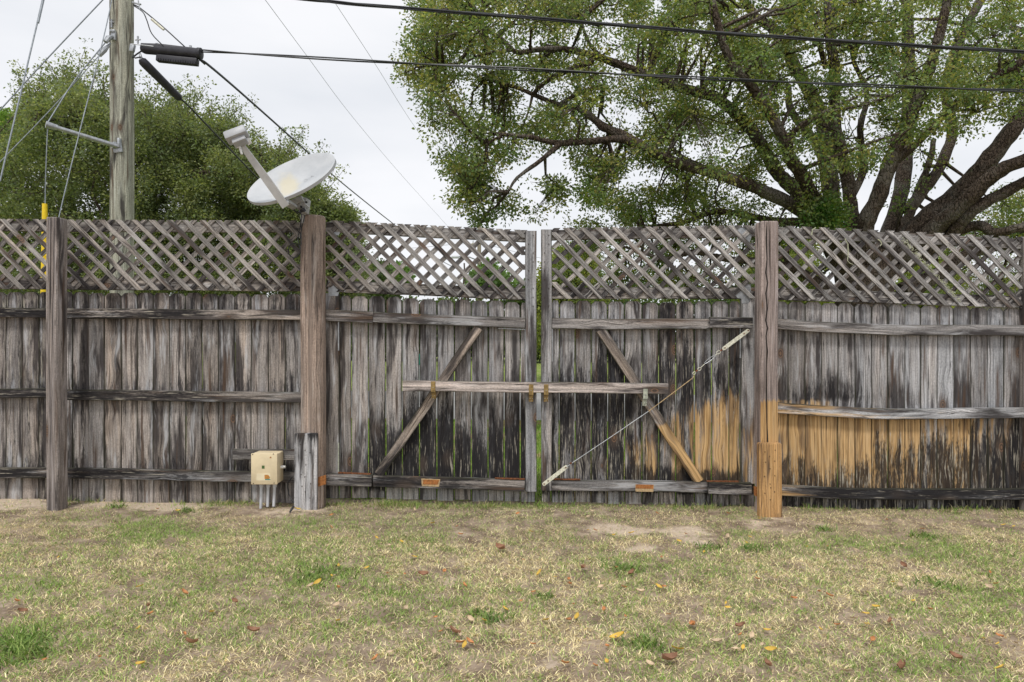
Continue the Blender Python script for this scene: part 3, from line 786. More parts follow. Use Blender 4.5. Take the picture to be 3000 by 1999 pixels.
plate(gr_, [(2072, 1410), (2165, 1411), (2165, 1414), (2072, 1413)], 5.92, M_RUST, .03, 'angle_bracket')
plate(gr_, [(1617, 1404), (1700, 1405), (1700, 1408), (1617, 1407)], 5.92, M_RUST, .03, 'angle_bracket')
plate(gr_, [(1617, 962), (1700, 962), (1700, 964.5), (1619.5, 964.5), (1619.5, 1060), (1617, 1060)], 5.945, M_STEEL, .02, 'angle_bracket')
plate(gr_, [(1861, 1420), (1916, 1421), (1914, 1442), (1862, 1441)], 5.9235, M_RUSTPALE, .001, 'rust_stain')
plate(gr_, [(1864, 1420), (1914, 1421), (1914, 1433), (1862, 1432)], 5.9215, M_ORANGEPAINT, .0015, 'rust_stain')
for (X0, X1) in ((1539, 1572), (1586, 1617)):
    for k in range(9):
        nail(gl if X0 < 1580 else gr_, lerp(X0, X1, random.choice((.3, .7))), 690+k*26, 5.934)
# brackets for the bar
def bar_bracket(parent, px, y0, y1, ym, mat):
    m = MB(); w_ = 13/FPX*5.85
    a = at(px, y0, 5.842); b = at(px, ym, 5.842)
    m.box((a+b)/2, (w_, .003, a.z-b.z)); m.box((b+Vector((0, .040, .0015))), (w_, .083, .003))
    c = at(px, ym-3, 5.884); d = at(px, y1, 5.884)
    m.box(((c.x+d.x)/2, 5.921, (c.z+d.z)/2), (w_, .003, c.z-d.z))
    o = m.build('bar_bracket', mat, parent)
    for dx, dy in ((-3.4, 9), (3.4, 9), (0, 17)): nail(o, px+dx, ym+dy, 5.918, .003, M_WHITE)
    q = at(px, y0+18, 5.8405); MB().tube([q, q+Vector((0, -.004, 0))], .0035, 8).build('bolt', M_STEEL, o)
for (par, px, a, b, c, mt) in ((gl, 1269, 1118, 1170, 1151, M_BRASS), (gl, 1556, 1127, 1179, 1159, M_BRASS), (gr_, 1600, 1127, 1179, 1159, M_BRASS), (gr_, 1891, 1140, 1191, 1171, M_ZINC)):
    bar_bracket(par, px, a, b, c, mt)
# the bar
w = Wood(); bx = [xz(lerp(1179, 1958, k/8), lerp(1132, 1140, k/8), 5.848) for k in range(9)]
w.board(bx, 30.5/FPX*5.848, 5.847, .068, 'rail', fixed=lambda t, h: (-.17, -.42+.25*ss(abs(t-.95), .12, 0)*0, -.05), ch=.004)
bar = w.build('locking_bar', M_BAR, None); tag(bar, 'pale weathered timber bar resting in metal brackets across both gate leaves', 'bar')
# bracing wire with turnbuckle
def strap(parent, A, B, wpx, Y, mat):
    A = Vector(A); B = Vector(B); d = (B-A).normalized(); n = Vector((-d.y, d.x))*wpx/2
    poly = []
    for c0, s in ((A, -1), (B, 1)):
        for k in range(5):
            a = math.pi*(k/4-.5); poly.append(c0+(d*math.cos(a)*s+Vector((-d.y, d.x))*math.sin(a)*s)*wpx/2)
    return plate(parent, [tuple(p) for p in poly], Y, mat, .006, 'strap')
s1 = strap(gr_, (1594, 1419), (1659, 1369), 11, 5.885, M_CREAM); s2 = strap(gr_, (2121, 1022), (2191, 970), 11, 5.885, M_CREAM)
for s_, pp in ((s1, [(1594, 1419), (1606, 1410), (1657, 1371)]), (s2, [(2180, 978), (2192, 969), (2124, 1020)])):
    for p in pp: nail(s_, *p, 5.883, .006, M_RUST)
cw = MB().tube([at(1659, 1370, 5.88), at(1672, 1360, 5.88), at(1790, 1281, 5.88), at(1900, 1206, 5.88)], .0035, 6).build('bracing_wire', M_STEEL, gr_)
MB().tube([at(1900, 1206, 5.88), at(2030, 1108, 5.835), at(2033, 1102, 5.88)], .004, 6).build('bracing_wire', M_RUSTPALE, gr_)
def ring(c, r, d1, d2, rad, n=14): return MB().tube([c+d1*math.cos(2*math.pi*k/n)*r[0]+d2*math.sin(2*math.pi*k/n)*r[1] for k in range(n+1)], rad, 6, False)
du = Vector((.80, 0, .60)); dv = Vector((-.60, 0, .80))
tb = ring(at(2080, 1054, 5.88), (.060, .011), du, dv, .003).build('turnbuckle', M_STEEL, gr_)
ring(at(2049, 1082, 5.88), (.016, .012), du, dv, .0028).build('eye', M_CREAM, tb)
ring(at(2105, 1033, 5.88), (.018, .013), du, dv, .0028).build('eye', M_CREAM, tb)
ring(at(2034, 1094, 5.88), (.014, .010), du, dv, .0028).build('eye', M_CREAM, tb)
MB().tube([at(2054, 1077, 5.88), at(2064, 1068, 5.88)], .003, 6).build('rod', M_CREAM, tb)
MB().tube([at(2094, 1043, 5.88), at(2101, 1037, 5.88)], .003, 6).build('rod', M_CREAM, tb)
for (a, b) in ((2041, 1087), (2113, 1027), (1672, 1358)):
    MB().box(at(a, b, 5.88), (.022, .014, .012), Matrix.Rotation(R(-37), 3, 'Y'), .003).build('wire_clamp', M_RUST, gr_)

# ---- posts
def rprof(w, d, r, n=4):
    P = []
    for cx, cy, a0 in ((w/2-r, -d/2+r, -90), (w/2-r, d/2-r, 0), (-w/2+r, d/2-r, 90), (-w/2+r, -d/2+r, 180)):
        for k in range(n+1):
            a = R(a0+90*k/n); P.append((cx+r*math.cos(a), cy+r*math.sin(a)))
    return P
PG = 'thick upright fence posts'
def post(name, px0, px1, top, bot, Yf, depth, rad, mat, fx, label, group=PG, lean=0.):
    Yc = Yf+depth/2; wd = (px1-px0)/FPX*(Yf+min(depth/2, rad)); a = at((px0+px1)/2, bot, Yf); b = at((px0+px1)/2, top, Yf)
    a.x = ((px0+px1)/2-1500)/FPX*(Yf+min(depth/2, rad))
    w = Wood(); w.round_post(a.x, a.z-.03, b.z, Yc, rprof(wd, depth, rad), fx, lean=lean)
    o = w.build(name, mat); tag(o, label, 'post', group); return o
p1 = post('fence_post', 137, 174, 636, 1497, 5.66, .14, .022, M_GREY, lambda t, a: (-.22+.12*ss(t, .32, .36)*(1-ss(t, .40, .47))-.0+.08*(1-ss(t, .0, .3)), -.45, -.1), 'slim grey fence post with flat top, leftmost upright, by the yellow guard')
p2 = post('fence_post', 882, 951, 629, 1488, 5.79, .20, .085, M_BROWN, lambda t, a: (-.30+.15*(1-ss(t, 0, .12)), -.55, -.15), 'thick rounded brown fence post carrying the satellite dish')
p3 = post('fence_post', 2226, 2279, 648, 1508, 5.68, .155, .02, M_POST3, lambda t, a: (-.28+.16*(1-ss(t, .0, .12)), (-.45+.95*(1-ss(t, .37, .42))) if a > -.070 else -.5, -.1), 'thick cracked post right of the gate, grey above and orange near its foot')
p4 = post('fence_post', 3000, 3055, 694, 1512, 5.925, .075, .01, M_GREY, lambda t, a: (-.1, -.45, -.05), 'dark fence post cut by the right edge of the picture')
SG = 'short blocks standing in front of the gate posts'
b1 = post('stub_post', 862, 928, 1271, 1492, 5.742, .046, .005, M_BLOCK, lambda t, a: (-.16+.25*ss(t, .8, 1.), -.5, -.05), 'short grey timber block nailed before the brown dish post', SG)
M_OR = wood_mat('orange_block_wood', (.56, .34, .16), (.50, .28, .11), orange=(.60, .32, .11), var=.05, black=(.05, .04, .035))
b2 = post('stub_post', 2225, 2291, 1300, 1521, 5.615, .062, .005, M_OR, lambda t, a: (-.30+.30*(1-ss(t, .02, .22)), .05, -.05), 'short orange timber block nailed before the right gate post', SG)
for px, py in ((2241, 1325), (2271, 1320), (2255, 1338), (2243, 1355), (2270, 1352), (2256, 1374), (2240, 1397), (2270, 1395), (2256, 1419), (2258, 1430), (2241, 1446), (2269, 1442), (2257, 1465)):
    nail(b2, px, py, 5.614)
for px, py in ((880, 1303), (894, 1320), (908, 1327), (883, 1345), (896, 1363), (882, 1391), (893, 1398), (910, 1418), (885, 1426), (894, 1442), (908, 1460)):
    nail(b1, px, py, 5.741)
plate(p2, [(930, 1400), (954, 1393), (954, 1420), (926, 1428)], 5.7885, M_ORANGEPAINT, .02, 'rust_stain')
plate(p3, [(2209, 1426), (2223, 1428), (2223, 1458), (2210, 1452)], 5.76, M_ORANGEPAINT, .01, 'rust_stain')
m = MB()                                                                  # long drying crack
pts = [(2247, 652), (2245, 700), (2247, 760), (2244, 800), (2249, 830), (2244, 860), (2248, 905), (2243, 940), (2249, 962), (2244, 985), (2248, 1030), (2245, 1080), (2246, 1150), (2247, 1240), (2249, 1296)]
v = []; f = []
for i, (a, b) in enumerate(pts):
    hw = (1.0+1.2*abs(math.sin(i*1.7)))
    for dx in (-hw, hw): v.append(at(a+dx, b, 5.6785))
for i in range(len(pts)-1): f.append((2*i, 2*i+1, 2*i+3, 2*i+2))
m.add(v, f).build('crack', simple('crack_dark', (.02, .016, .013), .95), p3)

# ================================================================== electrical box
eb = empty('junction_box', at(775, 1420, 5.78), 'beige plastic electrical box with grey conduits on the fence board', 'electrical box')
X0, X1 = -2.178, -1.962; zt, zb = at(0, 1329, 5.71).z, at(0, 1420, 5.71).z
MB().box(((X0+X1)/2, 5.792, (zt+zb)/2), (X1-X0, .148, zt-zb-.004), None, .010).build('box_body', M_BEIGE, eb, True)
lid = MB().box(((X0+X1)/2, 5.709, (zt+zb)/2), (X1-X0+.004, .020, zt-zb), None, .006).build('lid', M_BEIGE, eb, True)
for a, b in ((740, 1332), (801, 1331), (742, 1417), (803, 1416)): nail(lid, a, b, 5.698, .004)
def sticker(poly, mat, Y=5.6975, nm='sticker'): return plate(lid, poly, Y, mat, .0008, nm)
sticker([(767, 1365), (775, 1365), (775, 1374), (767, 1374)], M_STICK_G)
sticker([(752, 1388), (792, 1388), (792, 1409), (751, 1409)], M_LABELP, 5.698, 'paper_label')
sticker([(775, 1392), (786, 1392), (791, 1400), (788, 1405), (775, 1404)], M_STICK_O)
sticker([(777, 1404), (791, 1404), (792, 1407), (776, 1407)], M_STICK_T, 5.6968)
sticker([(793, 1338), (796, 1343), (789, 1343)], M_STICK_O)
for (a, b, c, d) in ((766, 1420, 764, 1490), (786, 1420, 784, 1485), (805, 1420, 802, 1484)):
    p = at(a, b-4, 5.79); q = at(c, d, 5.79); o = MB().tube([p, lerp(p, q, .5), q], .0118, 12).build('conduit', M_PVC, eb, True)
    MB().tube([p-Vector((0, 0, .012)), p-Vector((0, 0, .035))], .0165, 12).build('coupling', M_PVC, o, True)
p = at(821, 1369, 5.80); MB().tube([p, p+Vector((.030, 0, 0)), p+Vector((.031, 0, 0)), p+Vector((.045, 0, 0))], [.014, .014, .011, .011], 10).build('cable_gland', M_WHITE, eb, True)
o = MB().tube([at(857, 1398, 5.9), at(850, 1406, 5.88), at(843, 1415, 5.87), at(842, 1430, 5.87), at(846, 1448, 5.86), at(853, 1465, 5.84), at(861, 1474, 5.80)], .0045, 7).build('loose_cable', M_CABLE, None, True)
tag(o, 'thin black cable looping down behind the grey block', 'cable')
o = MB().tube([at(860, 1485, 5.66), at(855, 1492, 5.62), at(849, 1502, 5.60)], [.010, .010, .007], 8).build('buried_cable', M_CABLE, None, True)
tag(o, 'thick black cable end entering the dirt beside the grey block', 'cable')

# ================================================================== satellite dish
dc = empty('satellite_dish', at(900, 628, 5.80), 'grey satellite dish with yellow stain on top of the brown post', 'satellite dish')
C0 = at(853, 519, 5.62)
e1 = Vector((.904, -.12, .385)).normalized(); vs_ = (C0-Vector((0, 0, CAMZ))).normalized(); e1 = (e1-vs_*e1.dot(vs_)).normalized()
ws_ = e1.cross(vs_).normalized()
if ws_.z < 0: ws_ = -ws_
nn_ = (ws_*.925-vs_*.38).normalized(); e2 = nn_.cross(e1).normalized()
if e2.dot(vs_) < 0: e2 = -e2
ra, rb = .382, .320; dep = .085
nr, na = 12, 48
V = []; yl = []
def dpt(u, v_, off=0.): return C0+e1*u*ra+e2*v_*rb+nn_*((u*u+v_*v_-1)*dep+off)
for side in (0, 1):
    for i in range(nr+1):
        r = i/nr
        for k in range(na):
            a = 2*math.pi*k/na; V.append(dpt(r*math.cos(a), r*math.sin(a), -.010*side))
            q = 1.1*math.exp(-(((r*math.cos(a)+.12)/.25)**2+((r*math.sin(a)-.2)/.6)**2))+.55*math.exp(-(((r*math.cos(a)+.40)/.35)**2+((r*math.sin(a)+.3)/.45)**2)); yl.append((q, 0, 0, 1))
# rolled rim
F = []
for side in (0, 1):
    o_ = side*(nr+1)*na
    for i in range(nr):
        for k in range(na):
            a = o_+i*na+k; b = o_+i*na+(k+1) % na; q = (a, b, b+na, a+na); F.append(q if not side else q[::-1])
rim = len(V)
for k in range(na):
    a = 2*math.pi*k/na; V.append(dpt(1.02*math.cos(a), 1.02*math.sin(a), -.004)); yl.append((0, 0, 0, 1))
for k in range(na):
    a = 2*math.pi*k/na; V.append(dpt(1.02*math.cos(a), 1.02*math.sin(a), -.030)); yl.append((0, 0, 0, 1))
for k in range(na):
    k2 = (k+1) % na; e = nr*na; F.append((e+k, e+k2, rim+k2, rim+k)); F.append((rim+k, rim+k2, rim+na+k2, rim+na+k))
    e3 = (nr+1)*na+nr*na; F.append((rim+na+k, rim+na+k2, e3+k2, e3+k))
refl = np_mesh('reflector', np.array([tuple(v) for v in V]), [np.array(F)], M_DISH, dc, cols={'yl': np.array(yl)}, smooth=True)
try: refl.data.set_sharp_from_angle(angle=R(35))
except Exception: pass
cu = bpy.data.curves.new('lettering', 'FONT'); cu.body = 'DIR'; cu.size = .055; cu.space_character = 1.15
to = bpy.data.objects.new('tmp', cu); col.objects.link(to)
me = bpy.data.meshes.new_from_object(to); bpy.data.objects.remove(to)
bmx = bmesh.new(); bmx.from_mesh(me); bmesh.ops.triangulate(bmx, faces=bmx.faces)
for v in bmx.verts: v.co = dpt((v.co.x+.07)/ra, (v.co.y-.02)/rb, .0025)
bmx.to_mesh(me); bmx.free(); me.materials.clear(); me.materials.append(simple('faded_letter_grey', (.47, .485, .50), .6)); link(bpy.data.objects.new('lettering', me), dc)
# feed arm and receiver
A0 = at(838, 606, 5.40); A1 = at(708, 425, 5.22)
d = (A1-A0).normalized(); side = d.cross(Vector((0, 1, 0))).normalized(); up = side.cross(d)
Mrot = Matrix((side, d, up)).transposed()
mid1 = lerp(A0, A1, .55)+side*-.0
arm = MB()
pa = [A0, lerp(A0, A1, .4), lerp(A0, A1, .75)+Vector((-.004, 0, .004)), A1]; wv = [.030, .030, .025, .020]
for i in range(3):
    pass
vs = []; fs = []
for p, w_ in zip(pa, wv):
    for a, b in ((-1, -1), (1, -1), (1, 1), (-1, 1)): vs.append(p+side*a*w_+up*b*w_*.55)
for i in range(3):
    for k in range(4): fs.append((4*i+k, 4*i+(k+1) % 4, 4*i+4+(k+1) % 4, 4*i+4+k))
fs += [(3, 2, 1, 0), (12, 13, 14, 15)]
arm.add(vs, fs).build('feed_arm', simple('arm_grey', (.50, .50, .49), .5, .1, 8, .15), dc)
ha = Vector((.86, .12, .38)).normalized(); hb = Vector((.32, -.30, -.88)); hb = (hb-ha*hb.dot(ha)).normalized(); hc = ha.cross(hb)
HM = Matrix((ha, hc, hb)).transposed()
lnb = MB().box(at(693, 397, 5.18), (.165, .10, .070), HM, .012).build('receiver', M_LNB, dc, True)
MB().box(at(703, 415, 5.18), (.105, .075, .045), HM, .008).build('receiver_base', M_LNB, lnb, True)
p = at(722, 415, 5.23); MB().tube([p, p+ha*.03-hb*.0], [.034, .026], 14).build('feed_cap', M_WHITE, lnb, True)
MB().tube([at(692, 432, 5.2), at(702, 432, 5.2), at(709, 453, 5.2)], [.010, .010, .008], 8).build('receiver_clip', M_WHITE, lnb, True)
# mount
mt = MB().tube([at(890, 655, 5.82), at(889, 612, 5.80)], .024, 14).build('mast', M_DISH_BACK, dc, True)
m = MB()
m.box(at(884, 600, 5.72), (.085, .10, .075), Matrix.Rotation(R(-25), 3, 'Y'), .008)
m.box(at(897, 605, 5.74), (.030, .12, .12), Matrix.Rotation(R(8), 3, 'Y'), .004)
m.box(at(872, 590, 5.66), (.10, .06, .050), Matrix.Rotation(R(-25), 3, 'Y'), .006)
m.box(at(850, 600, 5.50), (.05, .22, .035), Matrix.Rotation(R(-25), 3, 'Y'), .006)
br = m.build('mount_bracket', M_DISH_BACK, dc, True)
for a, b in ((866, 594), (875, 595), (883, 607), (898, 594), (899, 611), (877, 583)):
    q = at(a, b, 5.655); MB().tube([q, q+Vector((0, -.012, 0))], .010, 6).build('bolt', M_DARKP if random.random() < .6 else M_STEEL, br)
MB().tube([at(878, 622, 5.7), at(890, 615, 5.65), at(893, 620, 5.66)], [.012, .016, .012], 8).build('connector', M_DARKP, dc, True)
for pts in ([(845, 606), (862, 618), (875, 630), (882, 650), (882, 720)], [(880, 615), (884, 640), (878, 670), (872, 700), (880, 730)], [(850, 604), (870, 622), (893, 632), (884, 668), (879, 700)]):
    MB().tube([at(a, b, 5.72 if b > 640 else 5.66) for a, b in pts], .0045, 6).build('coax_cable', M_CABLE, dc, True)
ring(at(862, 735, 5.90), (.052, .062), Vector((1, 0, 0)), Vector((0, 0, 1)), .004, 20).build('cable_loop', M_CABLE, dc, True)

# ================================================================== utility pole
YPOLE = 9.0
up_ = empty('utility_pole', ((358-1500)/FPX*YPOLE, YPOLE, 0), 'tall grey-green wooden utility pole behind the left fence', 'utility pole', 'utility poles')
w = Wood(); x0 = (358.5-1500)/FPX*YPOLE; rpole = .142
w.round_post(x0, -.2, 8.2, YPOLE, [(rpole*math.cos(2*math.pi*k/28), rpole*math.sin(2*math.pi*k/28)) for k in range(28)], lambda t, a: (-.30+.18*ss(a, .02, -.1), -.6, -.2), lean=-.001)
po = w.build('pole_shaft', M_POLE, up_); po.data.polygons.foreach_set('use_smooth', [True]*len(po.data.polygons))
YF_ = YPOLE-.15
sa_, sb_ = at(345, 430, YF_), at(140, 367, YF_-.5)
st = MB().tube([sa_, sb_], [.030, .028], 14).build('guy_strut', M_STEEL, up_, True)
MB().tube([sb_+(sa_-sb_).normalized()*.10, sb_-(sa_-sb_).normalized()*.02], [.034, .044], 14).build('strut_cap', M_STEEL, st, True)
MB().box(at(345, 434, YF_+.01), (.11, .03, .13), Matrix.Rotation(R(-8), 3, 'Y'), .006).box(at(350, 420, YF_+.0), (.03, .06, .12), None, .004).tube([at(338, 427, YF_), at(330, 425, YF_-.02)], .045, 12).build('strut_bracket', M_STEEL, up_, True)
def hw(pts, r, mat=M_STEEL, nm='hardware'): return MB().tube([at(a, b, Y) for a, b, Y in pts], r, 8).build(nm, mat, up_, True)
MB().box(at(334, 105, YF_), (.06, .05, .13), None, .006).box(at(330, 92, YF_-.02), (.07, .04, .03), None, .004).build('eye_plate', M_STEEL, up_, True)
MB().box(at(388, 142, YF_+.02), (.06, .05, .10), Matrix.Rotation(R(12), 3, 'Y'), .01).build('eye_plate', M_STEEL, up_, True)
hw([(327, 58, YF_), (327, 82, YF_)], .012); hw([(320, 66, YF_), (334, 66, YF_)], .008)
hw([(309, 124, 8.75), (318, 112, 8.78), (330, 106, 8.82)], [.028, .034, .012], nm='dead_end_clamp')
hw([(290, 163, 8.72), (306, 147, 8.75), (324, 128, 8.82)], [.030, .032, .010], nm='dead_end_clamp')
hw([(388, 8, 8.85), (412, 14, 8.8)], .012); hw([(405, 2, 8.8), (410, 30, 8.8)], .008)
hw([(404, 107, 8.8), (404, 128, 8.8)], .012); hw([(396, 118, 8.8), (412, 117, 8.8)], .009)
hw([(388, 130, 8.8), (415, 133, 8.8), (450, 137, 8.8)], .006)
hw([(388, 170, 8.82), (400, 160, 8.8), (415, 150, 8.8)], .010, M_CABLE, 'jumper_cable')
hw([(389, 165, 8.82), (396, 171, 8.8), (412, 168, 8.8)], .009, M_CABLE, 'jumper_cable')

# splice enclosures hanging on the cables
YS = 8.9
s_ = empty('splice_enclosure', at(505, 158, YS), 'thick black horizontal splice enclosure hanging right of the pole', 'cable enclosure', 'black cable splice enclosures')
a, b = at(422, 144, YS), at(585, 158, YS); dd = (b-a).normalized()
MB().tube([a-dd*.03, a, a+dd*.02, lerp(a, b, .95), lerp(a, b, .97), b+dd*.02, b+dd*.03], [.045, .058, .064, .064, .074, .074, .05], 18).build('closure_body', M_DARKP, s_, True)
MB().tube([at(415, 134, YS), at(470, 136, YS), at(588, 150, YS)], [.03, .03, .03], 10).build('closure_rib', M_DARKP, s_, True)
c1, c2 = at(461, 172, YS), at(580, 184, YS); m = MB()
ang = math.atan2(-(c2-c1).z, (c2-c1).x)
m.box((c1+c2)/2+Vector((0, 0, 0)), ((c2-c1).length, .09, .085), Matrix.Rotation(ang, 3, 'Y'), .01)
for k in range(16):
    p = lerp(at(468, 181, YS), at(576, 191, YS), k/15); m.box(p+Vector((0, -.048, .01)), (.008, .01, .03), Matrix.Rotation(ang, 3, 'Y'))
m.build('terminal_block', M_DARKP, s_, True)
for px in (460, 558): MB().box(at(px, 140 if px > 500 else 133, YS), (.03, .02, .05)).build('hanger_clip', M_STEEL, s_)
s2_ = empty('splice_enclosure', at(470, 235, 9.0), 'slim black diagonal splice sleeve running down right from the pole', 'cable enclosure', 'black cable splice enclosures')
a, b = at(417, 180, 8.85), at(526, 289, 9.3); dd = (b-a).normalized()
MB().tube([a-dd*.03, a, a+dd*.05, lerp(a, b, .95), b, b+dd*.03], [.03, .055, .058, .050, .046, .014], 16).build('closure_body', M_DARKP, s2_, True)
MB().tube([at(410, 158, 8.85), at(413, 170, 8.85), a], [.014, .02, .03], 8).build('hanger_clip', M_STEEL, s2_, True)

def cable(name, pts, r, label, group, mat=None, n=8, sag=0., twist=0, smoothn=6):
    """pts (px,py,Y) ; Catmull-Rom through them"""
    P = [at(*p) for p in pts]; Q = []
    if len(P) == 2:
        Q = [lerp(P[0], P[1], k/20)-Vector((0, 0, sag*4*(k/20)*(1-k/20))) for k in range(21)]
    else:
        E = [P[0]*2-P[1]]+P+[P[-1]*2-P[-2]]
        for i in range(1, len(E)-2):
            for k in range(smoothn):
                t = k/smoothn; p0, p1, p2, p3 = E[i-1:i+3]
                Q.append(.5*((2*p1)+(p2-p0)*t+(2*p0-5*p1+4*p2-p3)*t*t+(3*p1-p0-3*p2+p3)*t**3))
        Q.append(P[-1])
    m = MB()
    if twist:
        QQ = [lerp(Q[i], Q[i+1], k/8) for i in range(len(Q)-1) for k in range(8)]+[Q[-1]]
        for s in range(twist):
            m.tube([q+Vector((0, math.cos(i*.06+s*2*math.pi/twist)*r*1.0, math.sin(i*.06+s*2*math.pi/twist)*r*1.0)) for i, q in enumerate(QQ)], r*.85, 6)
    else: m.tube(Q, r, n)
    o = m.build(name, mat or M_CABLE, None, True); tag(o, label, 'cable', group); return o
CG = 'overhead cables'
cable('overhead_cable', [(700, -20, 8.8), (892, -2, 8.7), (1100, 18, 8.55), (1600, 57, 8.3), (2100, 97, 8.15), (2560, 127, 8.1), (3000, 153, 8.1), (3600, 182, 8.2)], .0125, 'upper thick black bundled cable crossing before the big oak', CG, twist=3)
cable('overhead_cable', [(588, 150, 8.9), (640, 153, 8.87), (1100, 181, 8.6), (1600, 207, 8.35), (2100, 232, 8.2), (2560, 252, 8.1), (3000, 267, 8.1), (3600, 285, 8.2)], .012, 'lower thick black cable leaving the horizontal splice enclosure to the right', CG, twist=2)
cable('overhead_cable', [(586, 176, 8.9), (615, 195, 9.1), (720, 285, 10.5), (905, 450, 14), (1000, 535, 18), (1145, 651, 24), (1295, 766, 34), (1400, 812, 40)], .016, 'long black cable sloping down behind the dish to the far pole', CG)
cable('overhead_cable', [(391, 14, 8.85), (415, 28, 8.86), (480, 82, 8.9), (548, 144, 8.95), (600, 190, 9.3)], .008, 'short upper cable dropping from pole top to the horizontal enclosure', CG)
cable('overhead_cable', [(391, 17, 8.85), (418, 36, 8.8), (430, 60, 8.8), (445, 100, 8.8), (480, 137, 8.85)], .007, 'slack black cable looping from pole down to the enclosure', CG)
cable('cable_sleeve', [(444, 57, 8.86), (480, 88, 8.88)], .016, 'pale splice sleeve on the short cable at pole top', None, M_CREAM)
cable('overhead_cable', [(528, 291, 9.3), (545, 304, 9.4), (600, 361, 9.8), (680, 445, 10.6), (755, 523, 11.6), (840, 608, 13.5), (900, 662, 16)], .012, 'black cable sloping from the slim splice sleeve down behind the feed arm', CG)
cable('thin_wire', [(773, -5, 12), (900, 166, 15), (1030, 340, 19), (1180, 518, 26), (1312, 664, 36)], .005, 'thin bare wire sloping across open sky, nearer the dish', 'thin wires in the open sky', M_WIRE, 5)
cable('thin_wire', [(982, 10, 12), (1100, 190, 15), (1190, 335, 19), (1275, 462, 26), (1330, 560, 34)], .0045, 'thin bare wire sloping down into the left edge of the oak', 'thin wires in the open sky', M_WIRE, 5)
cable('thin_wire', [(1040, 722, 42), (1200, 728, 42), (1400, 716, 41), (1560, 752, 50), (1700, 780, 60)], .010, 'faint horizontal wire crossing at the far pole behind the lattice', 'thin wires in the open sky', M_CABLE, 5)
GG = 'guy wires left of the pole'
cable('guy_wire', [(130, -20, 8.4), (0, 532, 7.9)], .009, 'thick steep guy wire at the far left', GG, M_WIRE)
cable('guy_wire', [(131, -20, 8.4), (111, 68, 8.32)], .015, 'grey sleeve of the steep far-left guy wire', None, M_WIRE)['category'] = 'sleeve'
cable('guy_wire', [(330, -30, 9), (110, 203, 8.7), (-40, 368, 8.5)], .008, 'guy wire slanting down left from above the frame', GG, M_WIRE)
cable('guy_wire', [(310, 124, 8.75), (220, 235, 8.6), (141, 358, 8.36)], .0075, 'upper guy wire from the pole clamp to the strut tip', GG, M_WIRE)
cable('guy_wire', [(291, 163, 8.72), (150, 320, 8.5), (-10, 486, 8.2)], .0055, 'thin guy wire passing behind the strut to the left edge', GG, M_WIRE)
cable('guy_wire', [(330, -10, 8.85), (300, 125, 8.7), (220, 440, 8.3), (172, 640, 8.1), (160, 700, 8.05)], .0065, 'guy wire falling from pole top behind the leftmost fence post', GG, M_WIRE)
cable('guy_wire', [(140, 370, 8.36), (136, 460, 8.36), (132, 640, 8.36), (130, 1300, 8.36)], .006, 'vertical guy wire from the strut tip into the yellow guard', GG, M_WIRE)
m = MB(); m.tube([at(131, 598, 8.34), at(131, 700, 8.34), at(130, 800, 8.34), at(128, 900, 8.34), at(127, 1100, 8.34)], [.028, .034, .037, .037, .037], 14)
for k in range(5):
    m.tube([at(137+k*.0, 735+k*14, 8.30), at(138, 752+k*14, 8.29)], [.010, .016], 8)
tag(m.build('guy_guard', M_YELLOW, None, True), 'bright yellow plastic guy wire guard behind the left lattice', 'guy guard')

# ================================================================== trees
def leaves_np(C, D, ln, wd, cols):
    n = len(C); D = D/np.linalg.norm(D, axis=1, keepdims=True)
    r = rng.normal(size=(n, 3)); S = np.cross(D, r); S /= np.linalg.norm(S, axis=1, keepdims=True)+1e-9; N = np.cross(D, S)
    l = ln[:, None]; w = wd[:, None]
    V = np.stack([C, C+D*l*.5+S*w*.5+N*l*.08, C+D*l, C+D*l*.5-S*w*.5+N*l*.08], 1).reshape(-1, 3)
    F = np.arange(n)[:, None]*4+np.array([[0, 1, 2, 3]])
    cc = np.repeat(np.concatenate([cols, np.ones((n, 1))], 1), 4, axis=0)
    return V, F, cc
def crown(parent, sprays, nleaf, rad, ll, palette, droop=.3, name='crown'):
    """sprays: (n,3) centres; a tuft of leaves round each"""
    ns = len(sprays); nl = nleaf
    S = np.repeat(sprays, nl, axis=0); n = len(S)
    off = rng.normal(size=(n, 3)); off = off/np.linalg.norm(off, axis=1, keepdims=True)*rng.random((n, 1))**.45*np.array([1, 1, .7])*rad*rng.uniform(.9, 1.35, (n, 1))
    C = S+off
    D = off/(np.linalg.norm(off, axis=1, keepdims=True)+1e-6)+rng.normal(size=(n, 3))*.6+np.array([0, 0, -droop])
    pal = np.array(palette); sc = rng.integers(0, len(pal), ns); base = pal[sc]
    mix = rng.random((n, 1))*.5; cols = np.repeat(base, nl, axis=0)*(1-mix)+pal[rng.integers(0, len(pal), n)]*mix
    cols = cols*np.repeat(rng.uniform(.75, 1.25, (ns, 1)), nl, axis=0)*rng.uniform(.7, 1.3, (n, 1))
    ln = rng.uniform(.7, 1.25, n)*ll
    V, F, cc = leaves_np(C, D, ln, ln*rng.uniform(.42, .68, n), cols)
    return np_mesh(name, V, [F], M_LEAF, parent, cols={'lc': cc})
def in_poly(x, y, poly):
    x = np.asarray(x); y = np.asarray(y); c = np.zeros(len(x), dtype=bool); n = len(poly)
    for i in range(n):
        x1, y1 = poly[i]; x2, y2 = poly[(i+1) % n]
        k = ((y1 > y) != (y2 > y)) & (x < (x2-x1)*(y-y1)/((y2-y1)+1e-9)+x1); c ^= k
    return c
